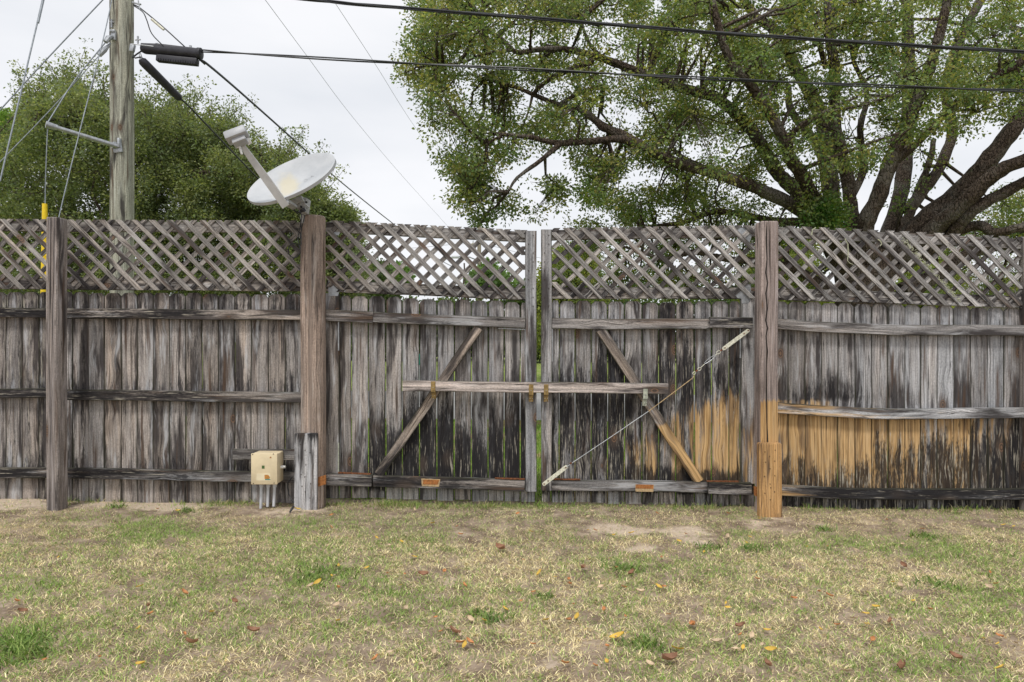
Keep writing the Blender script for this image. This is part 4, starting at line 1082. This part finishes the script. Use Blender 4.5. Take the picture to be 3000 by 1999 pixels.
def spray_field(poly, y0, y1, n, clump=.9, thr=.47, seed=0, flat=1.):
    """points filling the solid whose outline is poly, between depths y0 and y1, thinned by a lumpy 3D field"""
    P = np.array(poly); out = []
    lo = P.min(0); hi = P.max(0)
    # clump centres
    while sum(len(o) for o in out) < n:
        Y = rng.uniform(y0, y1, 4000); px = rng.uniform(lo[0], hi[0], 4000); py = rng.uniform(lo[1], hi[1], 4000)
        # outline shrinks towards the near and far side so the mass is rounded
        tt = np.abs((Y-(y0+y1)/2)/((y1-y0)/2)); cx, cy = P.mean(0)
        k = in_poly(cx+(px-cx)*(1+.22*tt**2), cy+(py-cy)*(1+.12*tt**2), poly)
        X = (px-1500)/FPX*Y; Z = CAMZ+(1000-py)/FPX*Y
        A = np.stack([X, Y, Z], 1)[k]
        v = np.array([mnoise.noise(Vector((a[0], a[1], a[2]*flat))*(1/clump)+Vector((seed*3.1, 0, 0))) for a in A])
        A = A[v > (thr-.5)*1.2]
        out.append(A)
    return np.concatenate(out)[:n]
def limb(m, pts, r0, r1, nseg=5, n=9):
    P = [at(*p) for p in pts]; E = [P[0]*2-P[1]]+P+[P[-1]*2-P[-2]]; Q = []
    for i in range(1, len(E)-2):
        for k in range(nseg):
            t = k/nseg; p0, p1, p2, p3 = E[i-1:i+3]
            Q.append(.5*((2*p1)+(p2-p0)*t+(2*p0-5*p1+4*p2-p3)*t*t+(3*p1-p0-3*p2+p3)*t**3))
    Q.append(P[-1]); N = len(Q)
    Rr = [.88*lerp(r0, r1, (i/(N-1))**.8)*(1+.05*math.sin(i*1.3)) for i in range(N)]
    Q = [q+Vector((random.uniform(-1, 1), random.uniform(-1, 1), random.uniform(-1, 1)))*Rr[i]*.09 for i, q in enumerate(Q)]
    m.tube(Q, Rr, n)
    return [(q, Rr[i]) for i, q in enumerate(Q)]
def twigs(m, nodes, sprays, frac=.6, r=.009, maxlen=3.):
    """thin branchlets from the nearest limb point out to each spray"""
    NP_ = np.array([tuple(q) for q, _ in nodes]); NR = np.array([q for _, q in nodes])
    # clusters: connect sprays to a local gatherer, then to the limb
    idx = rng.permutation(len(sprays))[:int(len(sprays)*frac)]
    G = max(8, len(idx)//9); gs = sprays[rng.permutation(len(sprays))[:G]]
    for g in gs:
        d = np.linalg.norm(NP_-g, axis=1); j = int(np.argmin(d+NR*2)); a = Vector(NP_[j]); b = Vector(g); L_ = (b-a).length
        if L_ > maxlen or L_ < .05: continue
        c = lerp(a, b, .5)+Vector((random.uniform(-1, 1), random.uniform(-1, 1), random.uniform(-.2, 1)))*L_*.16
        c2 = lerp(a, b, .8)+Vector((random.uniform(-1, 1), random.uniform(-1, 1), random.uniform(-.4, .6)))*L_*.08
        rr = r*(1.1+L_*.9); m.tube([a, c, c2, b], [rr*1.5, rr, rr*.7, rr*.4], 5, False)
    for i in idx:
        s = sprays[i]; d = np.linalg.norm(gs-s, axis=1); j = int(np.argmin(d))
        if d[j] > 1.0 or d[j] < .02: continue
        a = Vector(gs[j]); b = Vector(s); c = lerp(a, b, .5)+Vector((random.uniform(-1, 1), random.uniform(-1, 1), random.uniform(-1, 1)))*d[j]*.15
        m.tube([a, c, b], [r*.8, r*.55, r*.3], 3, False)

OAKP = [(.15, .24, .07), (.20, .28, .09), (.27, .33, .10), (.33, .35, .10), (.12, .20, .08), (.35, .32, .10), (.22, .29, .15)]
# ---- the big live oak
YO = 11.0
oak = empty('live_oak_tree', ((2530-1500)/FPX*YO, YO, -.05), 'huge spreading oak with many dark limbs rising behind the right fence', 'tree')
m = MB(); nodes = []
def LB(pts, r0, r1): nodes.extend(limb(m, pts, r0, r1))
LB([(2530, 1270, 11), (2528, 1100, 11), (2530, 950, 11), (2530, 820, 11), (2535, 750, 11)], .62, .45)
LB([(2475, 800, 10.9), (2430, 700, 10.7), (2370, 636, 10.5), (2290, 585, 10.3), (2180, 538, 10.1), (2090, 508, 10), (1993, 482, 9.9), (1926, 451, 9.8), (1859, 424, 9.7), (1814, 408, 9.6), (1725, 415, 9.5), (1636, 420, 9.5), (1546, 402, 9.5), (1448, 393, 9.4)], .15, .03)
LB([(1640, 424, 9.5), (1569, 482, 9.4), (1515, 522, 9.3), (1488, 562, 9.3)], .045, .018)
LB([(1470, 400, 9.4), (1432, 420, 9.4), (1425, 450, 9.4)], .03, .015)
LB([(1880, 432, 9.8), (1820, 395, 10), (1770, 375, 10.1), (1734, 344, 10.2), (1689, 317, 10.3), (1636, 308, 10.3), (1569, 281, 10.4), (1502, 254, 10.4), (1421, 232, 10.5)], .09, .025)
LB([(1640, 308, 10.3), (1698, 272, 10.5), (1770, 250, 10.8)], .045, .02)
LB([(1560, 278, 10.4), (1600, 240, 10.2), (1660, 210, 10), (1740, 178, 9.9)], .035, .05)
LB([(2470, 790, 11.2), (2379, 625, 11.2), (2321, 549, 11.3), (2277, 504, 11.3), (2232, 429, 11.2), (2192, 370, 11.1), (2103, 290, 11), (2027, 268, 10.9), (1940, 240, 10.8), (1850, 205, 10.7), (1796, 183, 10.6), (1743, 165, 10.5), (1671, 147, 10.5), (1582, 145, 10.4), (1515, 154, 10.3), (1466, 112, 10.3), (1430, 89, 10.3), (1405, 50, 10.3)], .16, .022)
LB([(1502, 146, 10.3), (1412, 161, 10.2), (1359, 183, 10.1), (1280, 190, 10)], .035, .012)
LB([(1760, 168, 10.5), (1725, 125, 10.5), (1700, 60, 10.5)], .045, .02)
LB([(2490, 780, 10.7), (2402, 625, 10.3), (2357, 527, 10), (2317, 469, 9.8), (2304, 424, 9.7), (2277, 370, 9.6), (2200, 250, 9.4), (2140, 180, 9.3), (2100, 60, 9.2), (2075, -60, 9.2)], .14, .05)
LB([(2500, 780, 11), (2496, 660, 11), (2487, 558, 11), (2464, 446, 10.9), (2446, 357, 10.8), (2446, 223, 10.7), (2433, 112, 10.6), (2424, -40, 10.5)], .14, .08)
LB([(2540, 780, 10.8), (2536, 660, 10.7), (2571, 580, 10.6), (2603, 491, 10.5), (2630, 420, 10.4), (2650, 390, 10.4), (2696, 268, 10.2), (2723, 200, 10.1), (2750, 112, 10), (2785, -40, 9.9)], .17, .07)
LB([(2625, 470, 10.5), (2656, 446, 10.4), (2696, 411, 10.3), (2760, 344, 10.1), (2800, 300, 10)], .09, .04)
LB([(2580, 760, 11.8), (2640, 560, 12.4), (2655, 400, 12.8), (2661, 290, 13), (2661, 178, 13.2), (2656, -40, 13.4)], .16, .12)
LB([(2590, 780, 11.3), (2683, 670, 11), (2804, 570, 10.8), (2893, 475, 10.6), (2951, 400, 10.5), (3010, 320, 10.4), (3120, 180, 10.2)], .21, .12)
LB([(2640, 760, 11), (2723, 683, 10.7), (2826, 594, 10.3), (2915, 510, 10), (3000, 469, 9.8), (3130, 420, 9.5)], .18, .09)
LB([(2700, 760, 10.9), (2781, 690, 10.6), (2848, 618, 10.3), (2938, 566, 10.1), (3020, 525, 9.9), (3130, 480, 9.7)], .13, .08)
LB([(2620, 800, 11), (2740, 720, 10.8), (2795, 683, 10.6), (2870, 661, 10.4), (2915, 683, 10.2), (3010, 661, 10), (3120, 630, 9.9)], .11, .07)
LB([(2660, 620, 12), (2720, 540, 12.2), (2759, 480, 12.4), (2790, 380, 12.6), (2770, 270, 12.6), (2804, 134, 12.8), (2880, -10, 13)], .12, .09)
LB([(2600, 720, 11.6), (2660, 640, 11.9), (2690, 560, 12.1), (2725, 470, 12.3), (2735, 410, 12.5)], .11, .05)
LB([(2706, 485, 12.1), (2740, 488, 12.1), (2770, 480, 12.1)], .05, .03)
LB([(3080, 110, 10), (2980, 190, 10.1), (2915, 223, 10.2), (2879, 250, 10.3)], .09, .03)
LB([(2440, 700, 11.6), (2430, 500, 12), (2400, 330, 12.2), (2330, 200, 12.3), (2268, 90, 12.4), (2214, 50, 12.5), (2160, -30, 12.6)], .18, .08)
LB([(2470, 720, 11.7), (2430, 580, 12), (2400, 440, 12.3), (2320, 330, 12.6), (2310, 250, 12.8)], .14, .06)
LB([(2480, 760, 11.2), (2420, 690, 11.3), (2348, 655, 11.4), (2268, 648, 11.5), (2192, 634, 11.6), (2098, 620, 11.6), (2000, 652, 11.6), (1900, 668, 11.6), (1820, 700, 11.6)], .11, .03)
LB([(2440, 860, 11), (2350, 800, 11), (2250, 770, 10.9), (2130, 760, 10.8), (2030, 740, 10.8), (1950, 760, 10.8), (1880, 740, 10.8)], .10, .03)
LB([(2330, 790, 11), (2250, 700, 11), (2150, 690, 11), (2060, 720, 11), (1990, 800, 11)], .06, .02)
LB([(2640, 860, 11), (2760, 800, 11), (2850, 740, 10.9), (2950, 720, 10.8), (3080, 700, 10.7)], .18, .06)
LB([(2480, 600, 11), (2530, 500, 11.2), (2520, 380, 11.3), (2540, 280, 11.4), (2500, 180, 11.5)], .08, .04)
LB([(2090, 505, 10), (1990, 455, 10.4), (1950, 400, 10.6)], .05, .03)
LB([(2420, 200, 10.7), (2390, 90, 10.4), (2400, 40, 10.4)], .05, .03)
# crown regions: outline in the photo, near and far depth, number of sprays
regs = [
 ([(1225,-60),(1180,90),(1150,130),(1155,200),(1190,240),(1225,330),(1235,390),(1290,470),(1330,520),(1400,540),(1520,470),(1600,440),(1760,440),(1800,300),(1820,-60)], 9.0, 12.2, 2350, .52, .50),
 ([(1290,470),(1320,600),(1345,620),(1420,600),(1480,560),(1500,500),(1430,440)], 9.2, 10.4, 150, .4, .48),
 ([(1385,560),(1395,655),(1420,660),(1440,620),(1425,560)], 9.6, 10.2, 32, .5, .3),
 ([(1550,520),(1548,600),(1560,650),(1580,655),(1620,620),(1665,610),(1640,540),(1600,520)], 9.4, 10.1, 52, .4, .35),
 ([(1470,560),(1470,630),(1490,640),(1520,600),(1510,560)], 9.4, 10.1, 26, .5, .3),
 ([(1690,440),(1700,560),(1720,620),(1780,600),(1800,520),(1860,440)], 9.0, 11.0, 190, .5, .46),
 ([(1670,620),(1680,680),(1750,700),(2200,710),(2340,700),(2330,620),(2200,560),(2000,520),(1830,560)], 10.2, 12.5, 620, .55, .52),
 ([(1800,-60),(1780,440),(2000,540),(2250,560),(2300,300),(2350,-60)], 8.4, 12.6, 2300, .6, .52),
 ([(2300,-60),(2240,300),(2250,480),(2330,560),(2480,560),(2620,440),(2660,200),(2650,-60)], 8.2, 12.2, 1500, .6, .53),
 ([(2600,200),(2560,300),(2600,400),(2700,420),(2860,400),(3080,330),(3080,190),(2800,230)], 8.4, 11.5, 760, .55, .49),
 ([(2620,-60),(2640,250),(2850,240),(3080,260),(3080,-60)], 9.0, 13.5, 850, .6, .53),
 ([(2360,560),(2365,660),(2470,700),(2480,640),(2460,560)], 9.6, 10.6, 150, .4, .4),
 ([(2700,420),(2680,500),(2620,560),(2640,620),(2700,560),(2760,470)], 10.5, 12.2, 70, .5, .5),
 ([(1640,700),(1640,880),(2250,890),(2400,860),(2400,700)], 11.0, 13.5, 700, .6, .53),
 ([(2790,620),(2800,700),(3200,720),(3200,480),(2960,540)], 12.0, 14.0, 330, .6, .46),
 ([(3020,150),(3020,460),(3380,520),(3400,-60),(3040,-60)], 9.6, 13.0, 420, .6, .47),
 ([(2660,700),(2700,890),(3080,900),(3080,560),(2900,600)], 11.5, 14.5, 380, .6, .55),
]
allsp = []
for i, (poly, ya, yb, n, cl, th) in enumerate(regs):
    allsp.append(spray_field(poly, max(ya, 8.9), yb, int(n*(.64 if i == 0 else .74)), cl*.95, th+.17, i, 1.5))
sp = np.concatenate(allsp)
lim = np.array([(q.x, q.y, q.z, r_) for q, r_ in nodes if r_ > .03])
def clear_of_limbs(S):
    """drops most sprays that would hide the stout limbs from the camera"""
    keep = np.ones(len(S), dtype=bool)
    for i, p in enumerate(S):
        d = np.abs(lim[:, 0]/lim[:, 1]*11-p[0]/p[1]*11)**2+np.abs((lim[:, 2]-1.44)/lim[:, 1]*11-(p[2]-1.44)/p[1]*11)**2
        j = (d < (lim[:, 3]+.16)**2) & (lim[:, 1] > p[1]-.3)
        if j.any() and rng.random() < .60: keep[i] = False
    return S[keep]
sp = clear_of_limbs(sp)
crown(oak, sp, 30, .185, .055, OAKP)
twigs(m, nodes, sp, .7, .010, 1.7)
m.build('trunk', M_BARK, oak, True)
o = crown(oak, np.array([tuple(at(random.gauss(2425, 25), random.gauss(625, 24), 9.9+random.uniform(-.3, .3))) for k in range(110)]), 26, .12, .05, [(.05, .13, .02), (.07, .16, .03), (.12, .17, .03)], name='trunk_sprouts')

# ---- trees on the left
LEFTP = [(.17, .23, .08), (.22, .27, .10), (.28, .31, .12), (.14, .19, .09), (.30, .33, .12), (.24, .30, .17)]
TG = 'dense evergreen trees behind the left fence'
def bush(name, label, poly, y0, y1, n, base, leaf=.060, nl=40, rad=.23, pal=LEFTP, group=TG, cl=.7, th=.46, trunk=.16, cat='tree', fr=.35, sprigs=0):
    Yc = (y0+y1)/2; o = empty(name, ((base-1500)/FPX*Yc, Yc, 0), label, cat, group)
    if sprigs: poly = [(a_, b_+16 if b_ < 620 else b_) for a_, b_ in poly]
    sp = spray_field(poly, y0, y1, n, cl, th+(.03 if sprigs else 0), len(name)+base)
    if sprigs:
        ex = []; stems = []; PP = np.array(poly, dtype=float)
        for k in range(sprigs):
            i = rng.integers(0, len(PP)-1); a_, b_ = PP[i], PP[i+1]; t_ = rng.random(); q = a_+(b_-a_)*t_
            if q[1] > 620: continue
            Yq = Yc+rng.uniform(-1, 1)*(y1-y0)*.3; p0 = np.array(tuple(at(q[0], q[1]+18, Yq))); dr = np.array([rng.normal()*.45, rng.normal()*.3, 1.]); Lq = rng.uniform(.25, 1.0); stems.append((p0-dr*.5, p0+dr*Lq*.8))
            for j in range(int(Lq*9)+1): ex.append(p0+dr*Lq*j/(Lq*9+1)+rng.normal(size=3)*.06*(1.2-j/(Lq*9+2)))
        ex = np.array(ex); crown(o, ex, 14, .11, leaf, pal, .0)
    crown(o, sp, nl, rad, leaf, pal, .15)
    m = MB(); P = np.array(poly); top = P[:, 1].min(); cx = P[:, 0].mean(); nd = []
    zb = 1000+1.44*FPX/Yc
    nd += limb(m, [(base, zb+3, Yc), (base, 900, Yc), (lerp(base, cx, .5), lerp(900, top, .45), Yc), (cx, lerp(900, top, .85), Yc)], trunk, trunk*.25)
    if sprigs:
        for a_, b_ in stems: m.tube([a_, (a_+b_)/2, b_], [.012, .008, .003], 4, False)
    for k in range(7):
        q = sp[rng.integers(0, len(sp))]; px = 1500+q[0]/q[1]*FPX; py = 1000-(q[2]-CAMZ)/q[1]*FPX
        nd += limb(m, [(base, 880-k*18, Yc), (lerp(base, px, .5), lerp(880, py, .6), lerp(Yc, q[1], .5)), (px, py, q[1])], trunk*.4, trunk*.1)
    twigs(m, nd, sp, fr, .011, 4.)
    m.build('trunk', M_BARK, o, True); return o
bush('evergreen_tree', 'tall dense evergreen whose ragged top rises left of the utility pole', [(-120,420),(0,400),(50,330),(54,286),(103,268),(150,285),(165,228),(196,207),(230,240),(262,241),(286,277),(340,290),(400,300),(433,308),(440,360),(470,420),(480,880),(-120,880)], 12.5, 17, 3300, 210, sprigs=100)
bush('evergreen_tree', 'dense evergreen right of the utility pole with reddish dead sprigs', [(430,420),(455,345),(500,292),(536,312),(571,370),(612,335),(687,357),(720,420),(730,880),(430,880)], 13, 17, 2300, 560, sprigs=90)
bush('evergreen_tree', 'dense evergreen behind the satellite dish', [(690,400),(730,400),(809,430),(855,440),(890,470),(915,510),(945,545),(960,880),(700,880)], 13, 17, 1700, 830, sprigs=45)
bush('evergreen_tree', 'low evergreen at the right end of the left trees, behind the brown post', [(920,550),(960,545),(1000,585),(1045,615),(1050,640),(1034,665),(1060,720),(1060,850),(1040,880),(930,880)], 13.5, 16.5, 900, 980, sprigs=35)
o = bush('pine_tree', 'bright green pine top at the far left edge behind the guy wires', [(-160,340),(-20,332),(40,338),(85,365),(90,420),(-160,440)], 19, 22, 420, 0, leaf=.12, pal=[(.14, .25, .04), (.18, .30, .05), (.10, .18, .03)], group=None, fr=.2)
# dead reddish sprigs
sp = np.array([tuple(at(random.gauss(430, 22), random.gauss(400, 26), 13.3)) for k in range(26)])
# ---- beyond the road
DP = [(.10, .15, .05), (.13, .18, .06), (.08, .12, .05)]
YG = [(.26, .30, .06), (.20, .26, .06), (.32, .33, .08), (.16, .22, .05)]
BG = 'small trees far beyond the road'
bush('shrub_tree', 'rounded green shrub seen behind the left part of the gate lattice', [(1050,800),(1075,775),(1110,770),(1135,800),(1150,860),(1150,1010),(1040,1010)], 24, 27, 420, 1090, leaf=.13, rad=.35, pal=DP, group=BG, fr=.15)
bush('pine_tree', 'small bright pine crown standing far behind the left gate lattice', [(1145,800),(1165,785),(1190,792),(1195,815),(1180,835),(1150,825)], 34, 37, 70, 1168, leaf=.22, rad=.45, pal=[(.12, .22, .05), (.16, .26, .07)], group=BG, fr=.3)
bush('pine_tree', 'spreading pine crown standing far behind the transformer pole', [(1375,840),(1385,810),(1420,780),(1432,770),(1450,800),(1490,815),(1500,840),(1470,850),(1400,855)], 38, 42, 110, 1440, leaf=.25, rad=.5, pal=[(.12, .20, .06), (.15, .24, .08)], group=BG, fr=.5)
bush('yellow_green_tree', 'yellow-green tree beyond the road, seen past the gate gap', [(1570,850),(1590,790),(1640,730),(1700,720),(1740,760),(1760,860),(1750,1040),(1566,1040)], 24, 28, 900, 1660, leaf=.13, rad=.35, pal=YG, group=BG, fr=.2)
bush('yellow_green_tree', 'yellow-green tree beyond the road behind the oak trunk', [(2180,760),(2260,720),(2400,700),(2420,900),(2420,1030),(2160,1030)], 26, 30, 700, 2300, leaf=.14, rad=.4, pal=YG, group=BG, fr=.2)
bush('yellow_green_tree', 'yellow-green tree beyond the road right of the oak trunk', [(2640,760),(2720,740),(2800,760),(2840,860),(2820,1030),(2620,1030)], 24, 28, 600, 2740, leaf=.13, rad=.35, pal=YG, group=BG, fr=.2)
# bare twiggy shrub at far right
tw = empty('bare_shrub', ((2920-1500)/FPX*14, 14, 0), 'pale leafless twiggy shrub behind the right lattice', 'shrub')
m = MB(); random.seed(11)
for k in range(150):
    b0 = at(random.gauss(2920, 40), 1090, 14+random.uniform(-.5, .5)); t1 = at(random.uniform(2820, 3060), random.uniform(740, 870), 14+random.uniform(-1.2, 1.2)); md = lerp(b0, t1, .6)+Vector((random.uniform(-.2, .2), 0, random.uniform(-.1, .1)))
    m.tube([b0, md, t1], [.014, .008, .003], 4, False)
    for j in range(3):
        p = lerp(md, t1, random.random()); m.tube([p, p+Vector((random.uniform(-.4, .4), random.uniform(-.3, .3), random.uniform(0, .4)))], [.005, .002], 3, False)
m.build('branches', simple('pale_twigs', (.36, .33, .28), .9), tw)
# hedge line that closes the view
for i, (pa_, pb_, tp, Y, lab) in enumerate(((-400, 150, 800, 50, 'far hedge tree at the left behind the first fence section'), (1020, 1260, 866, 46, 'low dark hedge beyond the road behind the left gate leaf'), (1240, 1480, 874, 50, 'low dark hedge beyond the road behind the middle of the gate'),
                              (1460, 1640, 830, 46, 'dark hedge beyond the road seen through the gap between the gate leaves'), (1620, 2000, 860, 50, 'dark hedge beyond the road behind the right gate leaf'), (1980, 2500, 850, 52, 'dark hedge beyond the road left of the oak trunk'), (2480, 3100, 850, 50, 'dark hedge beyond the road right of the oak trunk'))):
    n = int((pb_-pa_)*1.2); bush('hedge', lab, [(pa_, 1040), (pa_+10, tp+30), (lerp(pa_, pb_, .3), tp), (lerp(pa_, pb_, .6), tp+18), (pb_-10, tp+25), (pb_, 1040)], Y-2, Y+2, n, int((pa_+pb_)/2), leaf=.34, rad=.7, nl=26, pal=[(.06, .10, .03), (.09, .14, .04), (.12, .16, .04)], group='hedges beyond the road', cat='hedge', fr=.05, th=.35)

# far pole with transformer and lamp
fp = empty('utility_pole', ((1404-1500)/FPX*40, 40, 0), 'distant wooden pole with transformer and street lamp behind the gate lattice', 'utility pole', 'utility poles')
a = at(1404, 650, 40); MB().tube([Vector((a.x, 40, -.3)), Vector((a.x, 40, a.z))], [.15, .11], 12).build('pole_shaft', simple('far_pole_wood', (.30, .26, .20), .9), fp, True)
a = at(1386, 736, 39.7); b = at(1386, 716, 39.7); MB().tube([a, b, b+Vector((0, 0, .06))], [.16, .16, .06], 14).build('transformer', M_TRANSF, fp, True)
MB().tube([at(1386, 716, 39.7), at(1386, 706, 39.7)], .04, 8).build('bushing', M_PVC, fp)
la = MB().tube([at(1401, 775, 39.9), at(1395, 762, 39.6), at(1375, 754, 39.4), at(1340, 752, 39.2)], .035, 8).build('lamp_arm', M_STEEL, fp, True)
MB().box(at(1334, 754, 39.2), (.45, .28, .14), None, .04).build('lamp_head', M_PVC, la, True)
# green and blue slivers seen between pickets
gs_ = empty('street_sign', at(1229, 1075, 20), 'small green panel on a post glimpsed between the pickets of the left gate', 'sign')
a = at(1229, 1048, 20); MB().box((a.x, 20, a.z-.06), (.5, .02, .32), None, .004).build('sign_panel', M_GREEN, gs_)
MB().tube([Vector((a.x, 20.03, -.1)), Vector((a.x, 20.03, a.z+.1))], .03, 8).build('sign_post', M_STEEL, gs_)

# ================================================================== fallen leaves
random.seed(3)
def leaf_mesh(nm, colr, L_, W_, curl):
    t = NT(nm+'_mat'); g = t.n('ShaderNodeNewGeometry'); n1 = t.noise(g.outputs['Position'], 70, 4, .6); oi = t.n('ShaderNodeObjectInfo')
    c = t.mix(t.smooth(n1, .35, .65), tuple(q*.75 for q in colr), colr)
    c2 = t.mix(t.math('MULTIPLY', oi.outputs['Random'], .45), c, tuple(q*.5 for q in colr))
    t.bsdf(c2, .65, 0, None, .3)
    V = []; F = []; nu, nv = 8, 4
    for i in range(nu+1):
        u = i/nu; hw = W_/2*math.sin(math.pi*(.04+.93*u))**.8*(1+.08*math.sin(u*19))
        for j in range(nv+1):
            v = j/nv*2-1; V.append((u*L_-L_/2, v*hw, curl*(v*v)*W_*.7+curl*.9*L_*(u-.5)**2+.002))
    for i in range(nu):
        for j in range(nv): a = i*(nv+1)+j; F.append((a, a+1, a+nv+2, a+nv+1))
    b = len(V); V += [(-L_/2, -.0012, .003), (-L_/2, .0012, .003), (-L_/2-.014, .001, .006), (-L_/2-.014, -.001, .006)]; F.append((b, b+1, b+2, b+3))
    me = bpy.data.meshes.new(nm); me.from_pydata(V, [], F); me.materials.append(t.m); me.polygons.foreach_set('use_smooth', [True]*len(F)); me.update(); return me
KINDS = {'yellow': (leaf_mesh('yellow_leaf', (.75, .50, .09), .050, .024, .35), 'small yellow fallen leaf on the lawn', 'yellow fallen leaves on the lawn'),
         'orange': (leaf_mesh('orange_leaf', (.62, .28, .11), .045, .022, .5), 'small orange fallen leaf on the lawn', 'orange fallen leaves on the lawn'),
         'brown': (leaf_mesh('brown_leaf', (.38, .20, .12), .055, .028, .7), 'small dark brown fallen leaf on the lawn', 'brown fallen leaves on the lawn'),
         'tan': (leaf_mesh('tan_leaf', (.68, .52, .35), .052, .026, .4), 'small pale tan fallen leaf on the lawn', 'tan fallen leaves on the lawn')}
def drop(kind, px, py, s=1., label=None):
    me, lab, grp = KINDS[kind]; X, Y = gpt(px, py)
    o = bpy.data.objects.new('fallen_leaf', me); col.objects.link(o)
    o.location = (X, Y, float(gz(X, Y))+.022); o.rotation_euler = (random.uniform(-.5, .5), random.uniform(-.4, .4), random.uniform(0, 6.28)); o.scale = (s, s, s)
    if label: tag(o, label, 'leaf')
    else: tag(o, lab, 'leaf', grp)
drop('brown', 1468, 1617, 1.7, 'large curled red-brown leaf on the lawn below the gate gap')
drop('brown', 1960, 1938, 1.5, 'big dark brown leaf near the bottom edge, right of centre')
drop('orange', 2033, 1834, 1.5, 'large reddish leaf on the lawn below the right gate leaf')
drop('yellow', 1810, 1874, 1.5, 'large pale yellow leaf near the bottom, right of centre')
drop('brown', 2645, 1960, 1.3, 'dark brown leaf at the bottom edge toward the right corner')
for k, L_ in {'yellow': [(410, 1746), (620, 1815), (990, 1836), (1362, 1908), (412, 1970), (930, 1722), (1268, 1547), (1177, 1603), (1690, 1815), (1580, 1690), (1930, 1723), (2568, 1780), (1600, 1832), (2260, 1905), (1480, 1800), (2080, 1710), (2930, 1960), (870, 1510), (520, 1512), (1800, 1575), (1985, 1900), (1850, 1570)],
              'orange': [(48, 1795), (1350, 1900), (1375, 1897), (1515, 1520), (440, 1820), (2325, 1755), (2400, 1735), (2430, 1748), (2930, 1870), (1655, 1960), (1670, 1722), (1665, 1708), (2220, 1700), (1360, 1730), (1300, 1690), (1780, 1900), (990, 1740), (2555, 1870), (1925, 1510), (1350, 1580), (970, 1560), (540, 1760), (1100, 1950), (1770, 1795)],
              'brown': [(435, 1799), (690, 1781), (1240, 1700), (1705, 1675), (1850, 1685), (2170, 1835), (740, 1865), (1330, 1870), (560, 1905), (2650, 1650), (2250, 1950), (2610, 1820), (65, 1820), (2800, 1930)],
              'tan': [(985, 1788), (1187, 1800), (1380, 1832), (1480, 1700), (1875, 1738), (2100, 1883), (2152, 1905), (2290, 1725), (2340, 1722), (2200, 1865), (2640, 1715), (2480, 1970), (910, 1732), (1760, 1728), (2130, 1575), (2900, 1712), (2645, 1588), (2935, 1595), (1150, 1840), (1270, 1930), (1905, 1955), (715, 1985)]}.items():
    for p in L_: drop(k, *p, random.uniform(.8, 1.15))
for k in range(150):
    drop(random.choice(['tan', 'tan', 'tan', 'orange', 'orange', 'yellow']), random.uniform(900 if random.random() < .8 else 0, 3000), 1500+random.random()**1.2*480, random.uniform(.45, .8))
